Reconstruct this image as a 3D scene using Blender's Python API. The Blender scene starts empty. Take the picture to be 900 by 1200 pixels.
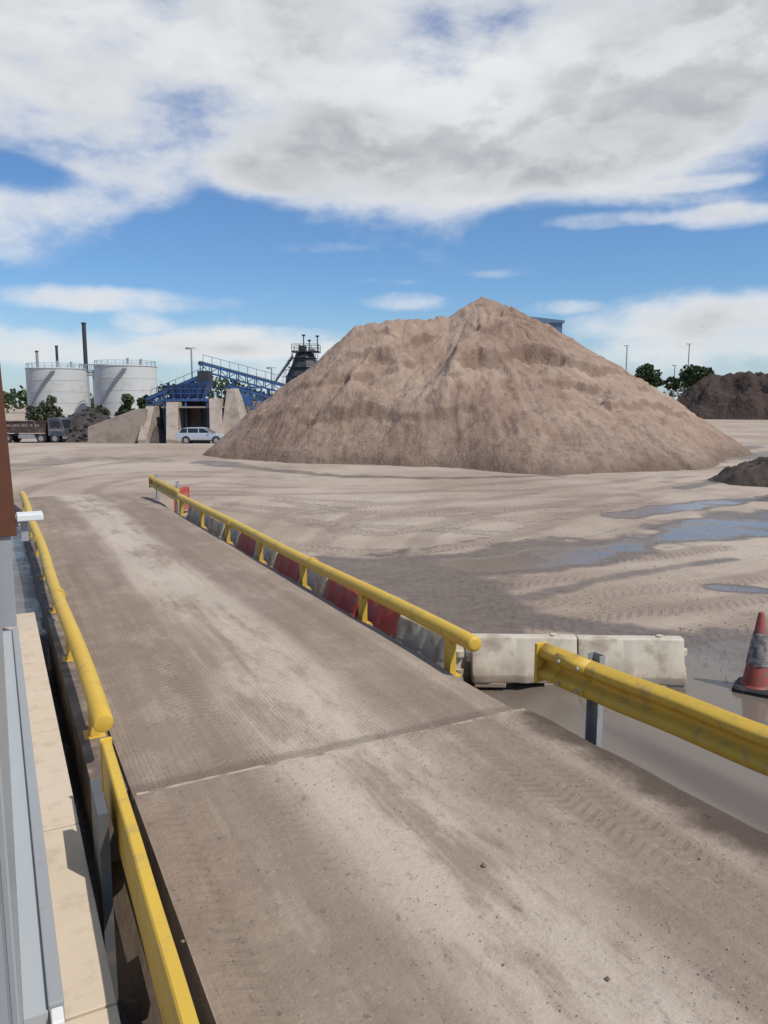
import bpy, bmesh, math, random
import numpy as np
from mathutils import Vector, Matrix
random.seed(7); rng=np.random.default_rng(5)
SC=bpy.context.scene; COL=SC.collection
TH=math.radians(26.9); PI_=math.radians(8.16)
H=2.45
Rv=(math.cos(TH),-math.sin(TH)); Fv=(math.sin(TH),math.cos(TH))
CP,SP=math.cos(PI_),math.sin(PI_)
def W(r,f,z=0.0): return Vector((Rv[0]*r+Fv[0]*f, Rv[1]*r+Fv[1]*f, z))
def RF(x,y): return x*Rv[0]+y*Rv[1], x*Fv[0]+y*Fv[1]
def sstep(a,b,x):
    t=np.clip((x-a)/(b-a),0,1); return t*t*(3-2*t)
def zg(x,y):
    r,f=RF(x,y)
    return -0.3-sstep(8,-8,r)*np.clip((f-50)*0.05,0,1.7)
def ray(u,v):
    a=u-450.; b=600.-v
    return a, 900*CP+b*SP, b*CP-900*SP
def at(u,v,z=-0.3):
    a,f,up=ray(u,v); t=(z-H)/up
    return W(a*t,f*t,z)
def px(u,v,f):      # (lateral, height) of something at depth f
    a,fw,up=ray(u,v); return a*f/fw, H+f*up/fw
# ---------- numpy noise
def _h(i,j,s):
    n=np.sin(i*127.1+j*311.7+s*74.7)*43758.5453
    return n-np.floor(n)
def vn(x,y,s=0):
    x=np.asarray(x,float); y=np.asarray(y,float)
    i=np.floor(x); j=np.floor(y); a=x-i; b=y-j
    a=a*a*a*(a*(a*6-15)+10); b=b*b*b*(b*(b*6-15)+10)
    return (_h(i,j,s)*(1-a)+_h(i+1,j,s)*a)*(1-b)+(_h(i,j+1,s)*(1-a)+_h(i+1,j+1,s)*a)*b
def fbm(x,y,o=4,s=0,g=0.5):
    t=0; A=1; n=0
    for k in range(o):
        c,sn=math.cos(k*.7),math.sin(k*.7)
        t=t+A*(vn((x*c-y*sn)*2**k+k*17.3,(x*sn+y*c)*2**k+k*9.1,s+k)-.5); n+=A; A*=g
    return t/n*2      # about -1..1
# ---------- mesh builder
class MB:
    def __init__(s): s.v=[]; s.f=[]
    def add(s,vs,fs):
        o=len(s.v); s.v+= [tuple(p) for p in vs]; s.f+=[tuple(i+o for i in q) for q in fs]; return s
    def box(s,c,d,rot=None):
        x,y,z=d[0]/2,d[1]/2,d[2]/2
        vs=[Vector((a*x,b*y,e*z)) for e in(-1,1) for a,b in((-1,-1),(1,-1),(1,1),(-1,1))]
        if rot is not None: vs=[rot@p for p in vs]
        c=Vector(c); vs=[p+c for p in vs]
        return s.add(vs,[(3,2,1,0),(4,5,6,7),(0,1,5,4),(1,2,6,5),(2,3,7,6),(3,0,4,7)])
    def bx(s,x0,x1,y0,y1,z0,z1): return s.box(((x0+x1)/2,(y0+y1)/2,(z0+z1)/2),(x1-x0,y1-y0,z1-z0))
    def cyl(s,p0,p1,r0,r1=None,n=12,cap=True):
        r1=r0 if r1 is None else r1
        p0=Vector(p0);p1=Vector(p1); d=(p1-p0).normalized()
        a=d.orthogonal().normalized(); b=d.cross(a)
        vs=[]
        for p,r in((p0,r0),(p1,r1)):
            for k in range(n):
                t=2*math.pi*k/n; vs.append(p+a*(r*math.cos(t))+b*(r*math.sin(t)))
        fs=[(k,(k+1)%n,n+(k+1)%n,n+k) for k in range(n)]
        if cap: fs+=[tuple(range(n-1,-1,-1)),tuple(range(n,2*n))]
        return s.add(vs,fs)
    def bar(s,p0,p1,w,h=None):
        h=h or w; p0=Vector(p0);p1=Vector(p1); d=p1-p0
        q=d.to_track_quat('X','Z').to_matrix()
        return s.box((p0+p1)/2,(d.length,w,h),q)
    def lathe(s,pr,n=24,c=(0,0,0)):
        vs=[];m=len(pr)
        for k in range(n):
            t=2*math.pi*k/n
            for r,z in pr: vs.append((c[0]+r*math.cos(t),c[1]+r*math.sin(t),c[2]+z))
        fs=[]
        for k in range(n):
            k2=(k+1)%n
            for j in range(m-1): fs.append((k*m+j,k2*m+j,k2*m+j+1,k*m+j+1))
        return s.add(vs,fs)
    def loft(s,rings,cap=True):
        n=len(rings[0]); vs=[p for r in rings for p in r]; fs=[]
        for i in range(len(rings)-1):
            for k in range(n): fs.append((i*n+k,i*n+(k+1)%n,(i+1)*n+(k+1)%n,(i+1)*n+k))
        if cap: fs+=[tuple(range(n-1,-1,-1)),tuple(range((len(rings)-1)*n,len(rings)*n))]
        return s.add(vs,fs)
    def prism(s,pts,y0,y1):   # profile (x,z) extruded along y
        return s.loft([[(x,y0,z) for x,z in pts],[(x,y1,z) for x,z in pts]])
    def sweep(s,prof,path,nx):  # open strip; prof (n,z), n along nx
        vs=[]
        for p in path:
            for n,z in prof: vs.append((p[0]+nx[0]*n,p[1]+nx[1]*n,p[2]+z))
        m=len(prof); fs=[]
        for i in range(len(path)-1):
            for j in range(m-1): fs.append((i*m+j,i*m+j+1,(i+1)*m+j+1,(i+1)*m+j))
        return s.add(vs,fs)
    def build(s,name,mat,parent=None,smooth=False,bevel=0,loc=None,label=None,fix=True,angle=40):
        me=bpy.data.meshes.new(name); me.from_pydata(s.v,[],s.f); me.update()
        if fix:
            b=bmesh.new(); b.from_mesh(me); bmesh.ops.recalc_face_normals(b,faces=b.faces); b.to_mesh(me); b.free()
        me.materials.append(mat)
        o=bpy.data.objects.new(name,me); COL.objects.link(o)
        if parent: o.parent=parent
        if loc is not None: o.location=loc
        if bevel:
            m=o.modifiers.new('b','BEVEL'); m.width=bevel; m.segments=2; m.limit_method='ANGLE'
        if smooth:
            for p in me.polygons: p.use_smooth=True
            if smooth!='all':
                try:
                    me.set_sharp_from_angle(angle=math.radians(angle))
                except Exception: pass
        if label: o['label']=label
        return o
def tag(o,label,cat,group=None,kind=None):
    if label: o['label']=label
    if cat: o['category']=cat
    if group: o['group']=group
    if kind: o['kind']=kind
    return o
def thing(name,label,cat,loc=(0,0,0),rz=0,group=None):
    o=bpy.data.objects.new(name,None); COL.objects.link(o); o.empty_display_size=.2
    o.location=loc; o.rotation_euler=(0,0,rz); return tag(o,label,cat,group)
def far_thing(name,label,cat,r,f,z=None,group=None,turn=0):
    p=W(r,f); p.z=float(zg(p.x,p.y)) if z is None else z
    return thing(name,label,cat,p,-TH+turn,group)
def dup(root,loc,rz,label):
    r=root.copy(); COL.objects.link(r); r.location=loc; r.rotation_euler=(0,0,rz); r['label']=label
    for ch in list(root.children):
        c=ch.copy(); COL.objects.link(c); c.parent=r
        for g in list(ch.children):
            d=g.copy(); COL.objects.link(d); d.parent=c
    return r
# ---------- node helpers
def new_mat(name):
    m=bpy.data.materials.new(name); m.use_nodes=True
    return m,m.node_tree,m.node_tree.nodes['Principled BSDF']
def put(nt,sock,v):
    if hasattr(v,'is_output'): nt.links.new(v,sock)
    else: sock.default_value=v
def mth(nt,op,a,b=0.,c=0.,clamp=False):
    n=nt.nodes.new('ShaderNodeMath'); n.operation=op; n.use_clamp=clamp
    put(nt,n.inputs[0],a); put(nt,n.inputs[1],b); put(nt,n.inputs[2],c); return n.outputs[0]
def noi(nt,vec,scale,detail=5,rough=.55,dist=0.):
    n=nt.nodes.new('ShaderNodeTexNoise'); n.inputs['Scale'].default_value=scale; n.inputs['Detail'].default_value=detail
    n.inputs['Roughness'].default_value=rough; n.inputs['Distortion'].default_value=dist
    nt.links.new(vec,n.inputs['Vector']); return n.outputs['Fac']
def mapv(nt,vec,scale=(1,1,1),loc=(0,0,0),rot=(0,0,0)):
    n=nt.nodes.new('ShaderNodeMapping'); n.inputs['Scale'].default_value=scale; n.inputs['Location'].default_value=loc; n.inputs['Rotation'].default_value=rot
    nt.links.new(vec,n.inputs['Vector']); return n.outputs[0]
def mr(nt,v,a,b,c=0.,d=1.,smooth=True):
    n=nt.nodes.new('ShaderNodeMapRange'); n.interpolation_type='SMOOTHSTEP' if smooth else 'LINEAR'
    put(nt,n.inputs[0],v); n.inputs[1].default_value=a;n.inputs[2].default_value=b;n.inputs[3].default_value=c;n.inputs[4].default_value=d
    return n.outputs[0]
def mix(nt,f,a,b,mode='MIX'):
    n=nt.nodes.new('ShaderNodeMix'); n.data_type='RGBA'; n.blend_type=mode
    put(nt,n.inputs[0],f)
    for i,v in((6,a),(7,b)):
        if not hasattr(v,'is_output') and len(v)==3: v=(*v,1)
        put(nt,n.inputs[i],v)
    return n.outputs[2]
def objco(nt):
    return nt.nodes.new('ShaderNodeTexCoord').outputs['Object']
def worldco(nt):
    return nt.nodes.new('ShaderNodeNewGeometry').outputs['Position']
def sep(nt,v):
    n=nt.nodes.new('ShaderNodeSeparateXYZ'); nt.links.new(v,n.inputs[0]); return n.outputs
def bump(nt,h,strength=.4,dist=.02,nrm=None):
    n=nt.nodes.new('ShaderNodeBump'); n.inputs['Strength'].default_value=strength; n.inputs['Distance'].default_value=dist
    nt.links.new(h,n.inputs['Height'])
    if nrm is not None: nt.links.new(nrm,n.inputs['Normal'])
    return n.outputs[0]
def M(name,col,rough=.6,metal=0.,var=.25,scale=3.,dirt=None,dirt_amt=.4,dirt_scale=6.,bmp=.15,bscale=40.,bdist=.005,low=None):
    m,nt,p=new_mat(name); v=objco(nt)
    n1=noi(nt,v,scale,5)
    c=mix(nt,n1,tuple(x*(1-var) for x in col),tuple(min(1,x*(1+var)) for x in col))
    if dirt:
        n2=noi(nt,v,dirt_scale,8,.65)
        f=mr(nt,n2,.62-dirt_amt*.35,.75-dirt_amt*.2)
        if low is not None:      # dirt gathers below a height
            z=sep(nt,v)[2]
            g=mr(nt,mth(nt,'ADD',z,mth(nt,'MULTIPLY',mth(nt,'SUBTRACT',n2,.5),low[1]*1.6)),low[0],low[0]+low[1],1.,0.)
            f=mth(nt,'MAXIMUM',f,mth(nt,'MULTIPLY',g,1.2))
        f=mth(nt,'MULTIPLY',f,min(1,dirt_amt*1.6),clamp=True)
        c=mix(nt,f,c,dirt)
        put(nt,p.inputs['Roughness'],mr(nt,f,0,1,rough,.9))
    else: p.inputs['Roughness'].default_value=rough
    nt.links.new(c,p.inputs['Base Color']); p.inputs['Metallic'].default_value=metal
    if bmp: nt.links.new(bump(nt,noi(nt,v,bscale,5),bmp,bdist),p.inputs['Normal'])
    return m
DIRT=(.30,.235,.175)
m_yel=M('yellow_paint',(.63,.405,.05),.52,0,.08,4,(.31,.225,.13),.28,7,.08,60)
m_yel2=M('yellow_paint_muddy',(.61,.39,.05),.55,0,.1,5,(.28,.2,.12),.32,11,.08,60)
m_galv=M('galvanised_steel',(.36,.37,.375),.5,.3,.2,8,(.24,.2,.16),.3,6,.06,60)
m_plate=M('grey_post_plate',(.12,.125,.13),.55,.2,.2,5,(.2,.165,.13),.35,5,.06,60)
m_cream=M('cream_plastic',(.56,.49,.375),.55,0,.1,2,(.29,.222,.158),.5,3.0,.06,50,low=(.02,.34))
m_red=M('red_plastic',(.48,.042,.036),.5,0,.15,3,(.32,.23,.165),.48,4.5,.06,50,low=(.02,.28))
m_rubber=M('black_rubber',(.028,.027,.026),.75,0,.2,8,(.2,.16,.12),.3,8)
m_cone=M('cone_red',(.34,.06,.042),.55,0,.18,6,(.17,.125,.10),.52,10)
m_sleeve=M('cone_sleeve',(.34,.315,.29),.55,0,.15,6,(.14,.115,.10),.7,12)
m_conc=M('concrete',(.37,.305,.24),.9,0,.22,.6,(.22,.175,.135),.45,.8,.3,8,.02)
m_coping=M('beige_coping',(.57,.47,.35),.8,0,.08,4,(.38,.30,.22),.35,5,.15,60)
m_grey=M('grey_paint',(.31,.325,.34),.45,0,.05,2,(.25,.21,.17),.2,10,.03,60)
m_brown=M('brown_timber',(.12,.04,.018),.55,0,.35,3,None,bmp=.2,bscale=25)
m_white=M('white_paint',(.72,.73,.72),.45,0,.05,4,(.4,.36,.3),.2,4,.03)
m_tank=M('tank_white',(.54,.54,.51),.6,0,.06,.3,(.40,.37,.31),.35,.5,.0)
m_blue=M('blue_paint',(.035,.105,.27),.5,0,.25,1.5,(.16,.14,.125),.35,2,.03)
m_dark=M('dark_steel',(.045,.047,.05),.55,.2,.25,2,(.14,.11,.09),.3,3,.03)
m_soil=M('dark_soil',(.055,.038,.028),.95,0,.45,.9,(.10,.07,.05),.5,2.2,.8,6,.08)
m_soil2=M('reddish_soil',(.062,.039,.028),.95,0,.45,.25,(.036,.024,.018),.5,.5,.9,1.2,.6)
m_rub=M('rubble_dark',(.055,.045,.04),.95,0,.5,1.5,(.15,.11,.08),.35,2,.6,4,.1)
m_glass,_nt,_p=new_mat('dark_glass'); _p.inputs['Roughness'].default_value=.06
_nt.links.new(mix(_nt,noi(_nt,objco(_nt),6),(.015,.02,.024),(.03,.038,.042)),_p.inputs['Base Color'])
m_pale_glass=M('pale_glass',(.39,.42,.43),.35,0,.05,1.2,None,bmp=0)
m_car=M('silver_car_paint',(.52,.54,.56),.25,.3,.03,2,(.4,.33,.27),.15,4,0)
m_truckbody=M('brown_truck_body',(.075,.045,.035),.6,0,.25,2,(.2,.15,.11),.45,2,.03)
m_cab=M('dull_blue_cab',(.045,.06,.095),.5,0,.2,2,(.2,.17,.14),.5,3,.02)
m_letter=M('faded_lettering',(.27,.25,.23),.6,0,.2,5,(.16,.12,.09),.5,5,0)
m_lamp,_nt,_p=new_mat('clear_lens'); _nt.links.new(mix(_nt,noi(_nt,objco(_nt),9),(.6,.62,.62),(.75,.76,.76)),_p.inputs['Base Color']); _p.inputs['Roughness'].default_value=.1
m_tail=M('tail_lens',(.4,.02,.02),.2,0,.1,5,None,bmp=0)
m_shed=M('blue_grey_sheet',(.13,.19,.27),.5,.1,.1,1,None,bmp=0)
m_bark=M('bark',(.07,.055,.04),.9,0,.3,4)
def leafmat(name,a,b):
    m,nt,p=new_mat(name); v=objco(nt)
    c=mix(nt,mr(nt,noi(nt,v,.5,3),.35,.65),a,b); c=mix(nt,mr(nt,noi(nt,v,4,2),.4,.7),c,tuple(x*.5 for x in a))
    nt.links.new(c,p.inputs['Base Color']); p.inputs['Roughness'].default_value=.7; return m
m_leaf=leafmat('leaf_green',(.025,.05,.012),(.075,.11,.025))
m_leaf2=leafmat('leaf_grey_green',(.05,.065,.03),(.11,.125,.06))
# ---------- sand heap material
def sandmat():
    m,nt,p=new_mat('brown_sand'); v=objco(nt)
    big=noi(nt,v,.22,6,.6); mid=noi(nt,v,1.1,8,.68); fine=noi(nt,v,6,7,.74); clod=noi(nt,v,2.6,7,.72)
    run=noi(nt,mapv(nt,v,(2.0,.4,.4)),1.3,6,.6,.5)
    z=sep(nt,v)[2]
    c=mix(nt,mr(nt,big,.35,.66),(.315,.212,.152),(.44,.32,.237))
    c=mix(nt,mr(nt,mid,.48,.7,0,.5),c,(.215,.143,.104))
    c=mix(nt,mr(nt,run,.5,.72,0,.35),c,(.235,.157,.114))
    c=mix(nt,mr(nt,run,.46,.3,0,.35),c,(.49,.37,.275))
    c=mix(nt,mr(nt,fine,.46,.75,0,.35),c,(.46,.345,.255))
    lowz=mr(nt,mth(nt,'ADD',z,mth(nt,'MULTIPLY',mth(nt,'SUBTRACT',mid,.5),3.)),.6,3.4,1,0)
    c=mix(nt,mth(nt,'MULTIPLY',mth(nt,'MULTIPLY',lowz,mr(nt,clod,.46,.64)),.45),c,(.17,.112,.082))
    st=nt.nodes.new('ShaderNodeAttribute'); st.attribute_name='steep'   # steep faces get a darker tone
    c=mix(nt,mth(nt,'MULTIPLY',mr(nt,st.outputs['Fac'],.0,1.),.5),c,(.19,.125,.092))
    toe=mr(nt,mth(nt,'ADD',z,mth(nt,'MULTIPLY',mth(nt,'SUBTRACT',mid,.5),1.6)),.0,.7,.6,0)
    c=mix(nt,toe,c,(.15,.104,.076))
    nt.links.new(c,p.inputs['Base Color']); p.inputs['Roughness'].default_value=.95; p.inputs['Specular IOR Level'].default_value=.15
    h=mth(nt,'ADD',mth(nt,'ADD',mth(nt,'MULTIPLY',mid,.8),mth(nt,'MULTIPLY',mth(nt,'MULTIPLY',clod,lowz),.8)),mth(nt,'ADD',mth(nt,'MULTIPLY',fine,.45),mth(nt,'MULTIPLY',run,.6)))
    nt.links.new(bump(nt,h,.9,.24),p.inputs['Normal']); return m
m_sand=sandmat()
# ---------- ground: one sheet, fine near the yard, out to the horizon
def lines(lo,hi,step,far):
    a=list(np.arange(lo,hi,step)); s=step; x=hi
    up=[]
    while x<far: up.append(x); s*=1.13; x+=s
    s=step; x=lo; dn=[]
    while x>-far: s*=1.13; x-=s; dn.append(x)
    return np.array(dn[::-1]+a+up)
gx=lines(-9,36,.14,4000); gy=lines(-1.5,46,.14,4000)
GX,GY=np.meshgrid(gx,gy); X=GX.ravel(); Y=GY.ravel()
def pline(pts):
    P=[at(u,v) for u,v in pts]; return [(p.x,p.y) for p in P]
def dist_poly(P,X=None,Y=None):
    X=globals()['X'] if X is None else X; Y=globals()['Y'] if Y is None else Y
    D=np.full(X.shape,1e9); TU=np.zeros(X.shape); TV=np.zeros(X.shape); acc=0
    for (x0,y0),(x1,y1) in zip(P[:-1],P[1:]):
        dx,dy=x1-x0,y1-y0; L=math.hypot(dx,dy)
        t=np.clip(((X-x0)*dx+(Y-y0)*dy)/(L*L),0,1)
        ex=X-x0-t*dx; ey=Y-y0-t*dy; d=np.hypot(ex,ey); k=d<D
        D=np.where(k,d,D); TU=np.where(k,acc+t*L,TU); TV=np.where(k,(ex*dy-ey*dx)/L,TV); acc+=L
    return D,TU,TV
def spline(P,n=8):
    Q=[P[0]]+list(P)+[P[-1]]; out=[]
    for i in range(1,len(Q)-2):
        a,b,c,d=[np.array(q) for q in Q[i-1:i+3]]
        for k in range(n):
            t=k/n; out.append(tuple(.5*((2*b)+(c-a)*t+(2*a-5*b+4*c-d)*t*t+(-a+3*b-3*c+d)*t**3)))
    out.append(P[-1]); return out
n_lo=fbm(X*.35,Y*.35,4,3); n_hi=fbm(X*1.6,Y*1.6,4,11); n_md=fbm(X*.8,Y*.8,4,17)
wet=np.zeros(X.shape)
WET=[ # pixel points on the yard, half width in metres, strength
 ([(395,660),(450,672),(500,692),(535,712)],1.0,.82),
 ([(420,664),(560,655),(640,648),(720,640),(800,628),(930,605)],1.15,.88),
 ([(560,662),(650,652),(720,643),(800,630),(930,610)],.7,1.06),
 ([(760,634),(840,622),(930,607)],1.05,1.04),
 ([(730,604),(800,594),(930,580)],.42,1.04),
 ([(800,572),(850,562),(930,552)],.6,.88),
 ([(760,548),(830,540),(930,528)],1.0,.62),
 ([(842,687),(908,693)],.3,1.3),
 ([(540,700),(600,722),(700,735),(800,745)],.35,.7),
 ([(620,700),(740,672),(860,655)],.22,.6),
 ([(500,690),(560,735),(600,760)],.5,.8),
 ([(240,541),(300,549),(400,558),(530,560),(640,557)],.8,.6),
 ([(700,552),(800,540),(880,522)],.9,.55),
 ([(110,612),(60,640)],.4,.4),
 ([(20,545),(110,536),(190,540)],1.4,.45),
]
for pts,w,s in WET:
    D,_,_=dist_poly(spline(pline(pts)))
    wet=np.maximum(wet,s*sstep(1.4,.4,D/w+n_lo*.85+n_hi*.55))
# mud beside the weighbridge and beneath it
def rectw(x0,x1,y0,y1,s,soft=.5):
    d=np.maximum(np.maximum(x0-X,X-x1),np.maximum(y0-Y,Y-y1))
    return s*sstep(soft,-soft*.6,d+n_lo*.8+n_hi*.3)
mud=np.maximum.reduce([rectw(3.2,6.6,1.5,5.9,1.08),rectw(3.2,4.9,5.5,9.0,.92),rectw(3.2,4.7,9,18,.62),rectw(6,13,1,6.2,.78,.9)])
mud=mud+.34*n_md*(mud>.3)
wet=np.maximum(wet,mud)
wet=np.maximum(wet,rectw(-3,.8,-2,19,.95,.3))
wet=np.maximum(wet,.36*sstep(.2,.8,n_lo)*sstep(6,12,Y))
TR=[ [(60,650),(52,600),(80,570),(160,556),(260,556)], [(110,640),(100,604),(150,575),(240,562),(330,566)],
 [(150,640),(150,600),(230,580),(340,590),(520,596),(700,575),(880,548)], [(330,640),(360,615),(430,600),(560,590),(760,585)],
 [(300,615),(420,635),(520,628),(640,600),(800,570)], [(540,715),(640,700),(760,690),(900,672)], [(545,690),(660,678),(780,668),(900,652)],
 [(380,660),(400,620),(470,588),(600,570),(780,556)], [(20,560),(90,545),(190,533)], [(220,575),(330,575),(470,572),(620,570)], [(640,740),(760,715),(900,705)],
 [(30,535),(120,528),(230,527)],[(560,730),(680,728),(800,735)],[(420,650),(470,615),(600,598),(720,592)],
 [(340,625),(380,600),(470,592),(640,588)],[(290,590),(400,606),(520,612),(640,618),(760,606)],[(600,640),(700,612),(840,575)] ]
track=np.zeros(X.shape); tu=np.zeros(X.shape); tv=np.zeros(X.shape)
for i,pts in enumerate(TR):
    P=spline(pline(pts))
    for off in (-1.0,1.0):
        Q=[]
        for k in range(len(P)):
            a=np.array(P[max(0,k-1)]); b=np.array(P[min(len(P)-1,k+1)]); d=(b-a)/max(1e-6,np.linalg.norm(b-a))
            Q.append((P[k][0]-d[1]*off,P[k][1]+d[0]*off))
        D,TU,TV=dist_poly(Q); m=sstep(.33,.22,D+n_hi*.07)*(.2+.8*sstep(-.3,.35,fbm(X*.3,Y*.3,3,40+i)))
        k=m>track; track=np.where(k,m,track); tu=np.where(D<.6,np.where(k|(track<.05),TU,tu),tu); tv=np.where(D<.6,np.where(k|(track<.05),TV,tv),tv)
Rr,Ff=RF(X,Y)
Z=zg(X,Y); wc=np.clip(wet,0,1)
near=sstep(90,40,np.abs(Ff))*sstep(90,40,np.abs(Rr))
Z=Z+near*(.010*n_lo+.004*n_md+.004*n_hi)*(1-.85*wc)-near*.012*wc-near*.006*track*(1-wc)
Z=Z-.06*sstep(4.75,4.4,X)*sstep(3.3,3.5,X)*sstep(18,17,Y)
pit=sstep(.66,.6,X)*sstep(-.5,-.4,X)*sstep(9.75,9.6,Y)
Z=Z-.6*pit
under=(X>-.6)&(X<3.7)&(Y<22)&(pit<.01)&(Y>-1.5); Z=np.where(under,np.minimum(Z,-.34),Z)
nx,ny=len(gx),len(gy)
idx=np.arange(nx*ny).reshape(ny,nx)
quads=np.stack([idx[:-1,:-1],idx[:-1,1:],idx[1:,1:],idx[1:,:-1]],-1).reshape(-1,4)
me=bpy.data.meshes.new('ground'); me.vertices.add(nx*ny); me.vertices.foreach_set('co',np.stack([X,Y,Z],1).ravel().astype(np.float32))
me.loops.add(quads.size); me.loops.foreach_set('vertex_index',quads.ravel().astype(np.int32))
me.polygons.add(len(quads)); me.polygons.foreach_set('loop_start',np.arange(0,quads.size,4,dtype=np.int32))
me.polygons.foreach_set('use_smooth',np.ones(len(quads),bool)); me.update(calc_edges=True)
for nm,arr in(('wet',wet),('track',track),('tu',tu),('tv',tv)):
    a=me.attributes.new(nm,'FLOAT','POINT'); a.data.foreach_set('value',arr.astype(np.float32))
ground=bpy.data.objects.new('ground',me); COL.objects.link(ground); tag(ground,'sandy quarry yard ground with wet patches and tyre tracks','ground',kind='structure')
def groundmat():
    m,nt,p=new_mat('sandy_ground'); v=worldco(nt)
    def attr(n):
        a=nt.nodes.new('ShaderNodeAttribute'); a.attribute_name=n; return a.outputs['Fac']
    w=attr('wet'); t=attr('track'); TUs=attr('tu'); TVs=attr('tv')
    big=noi(nt,v,.16,6,.6); mid=noi(nt,v,.9,8,.64); fine=noi(nt,v,7,7,.74)
    c=mix(nt,mr(nt,big,.35,.65),(.345,.268,.202),(.465,.38,.295))
    c=mix(nt,mr(nt,mid,.46,.72,0,.5),c,(.285,.215,.16))
    c=mix(nt,mr(nt,fine,.5,.78,0,.4),c,(.53,.44,.345))
    c=mix(nt,mr(nt,fine,.44,.28,0,.4),c,(.225,.17,.127))
    tread=mth(nt,'SINE',mth(nt,'ADD',mth(nt,'MULTIPLY',TUs,40.),mth(nt,'MULTIPLY',mth(nt,'ABSOLUTE',TVs),30.)))
    tread=mth(nt,'MULTIPLY',mr(nt,tread,-.3,.6),t)
    c=mix(nt,mth(nt,'MULTIPLY',mth(nt,'MULTIPLY',t,mr(nt,mid,.3,.6,.5,1.)),.5),c,(.25,.188,.14))
    c=mix(nt,mth(nt,'MULTIPLY',tread,.32),c,(.18,.134,.099))
    wn=mth(nt,'ADD',w,mth(nt,'MULTIPLY',mth(nt,'SUBTRACT',mid,.5),.95))
    damp=mr(nt,wn,.2,.72); pool=mr(nt,wn,.78,1.06)
    c=mix(nt,mth(nt,'MULTIPLY',damp,.9),c,mix(nt,mr(nt,fine,.35,.7),(.09,.065,.048),(.165,.12,.088))); c=mix(nt,pool,c,(.16,.128,.10))
    nt.links.new(c,p.inputs['Base Color'])
    ro=mth(nt,'SUBTRACT',mr(nt,damp,0,1,.95,.40),mth(nt,'MULTIPLY',pool,.27)); nt.links.new(ro,p.inputs['Roughness'])
    nt.links.new(mr(nt,damp,0,1,.15,.5),p.inputs['Specular IOR Level'])
    h=mth(nt,'ADD',mth(nt,'ADD',mth(nt,'MULTIPLY',mid,.7),mth(nt,'MULTIPLY',fine,.45)),mth(nt,'MULTIPLY',tread,-.22))
    h=mth(nt,'MULTIPLY',h,mth(nt,'SUBTRACT',1.,mth(nt,'MULTIPLY',pool,.96)))
    nt.links.new(bump(nt,h,.6,.045),p.inputs['Normal']); return m
me.materials.append(groundmat())
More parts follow.
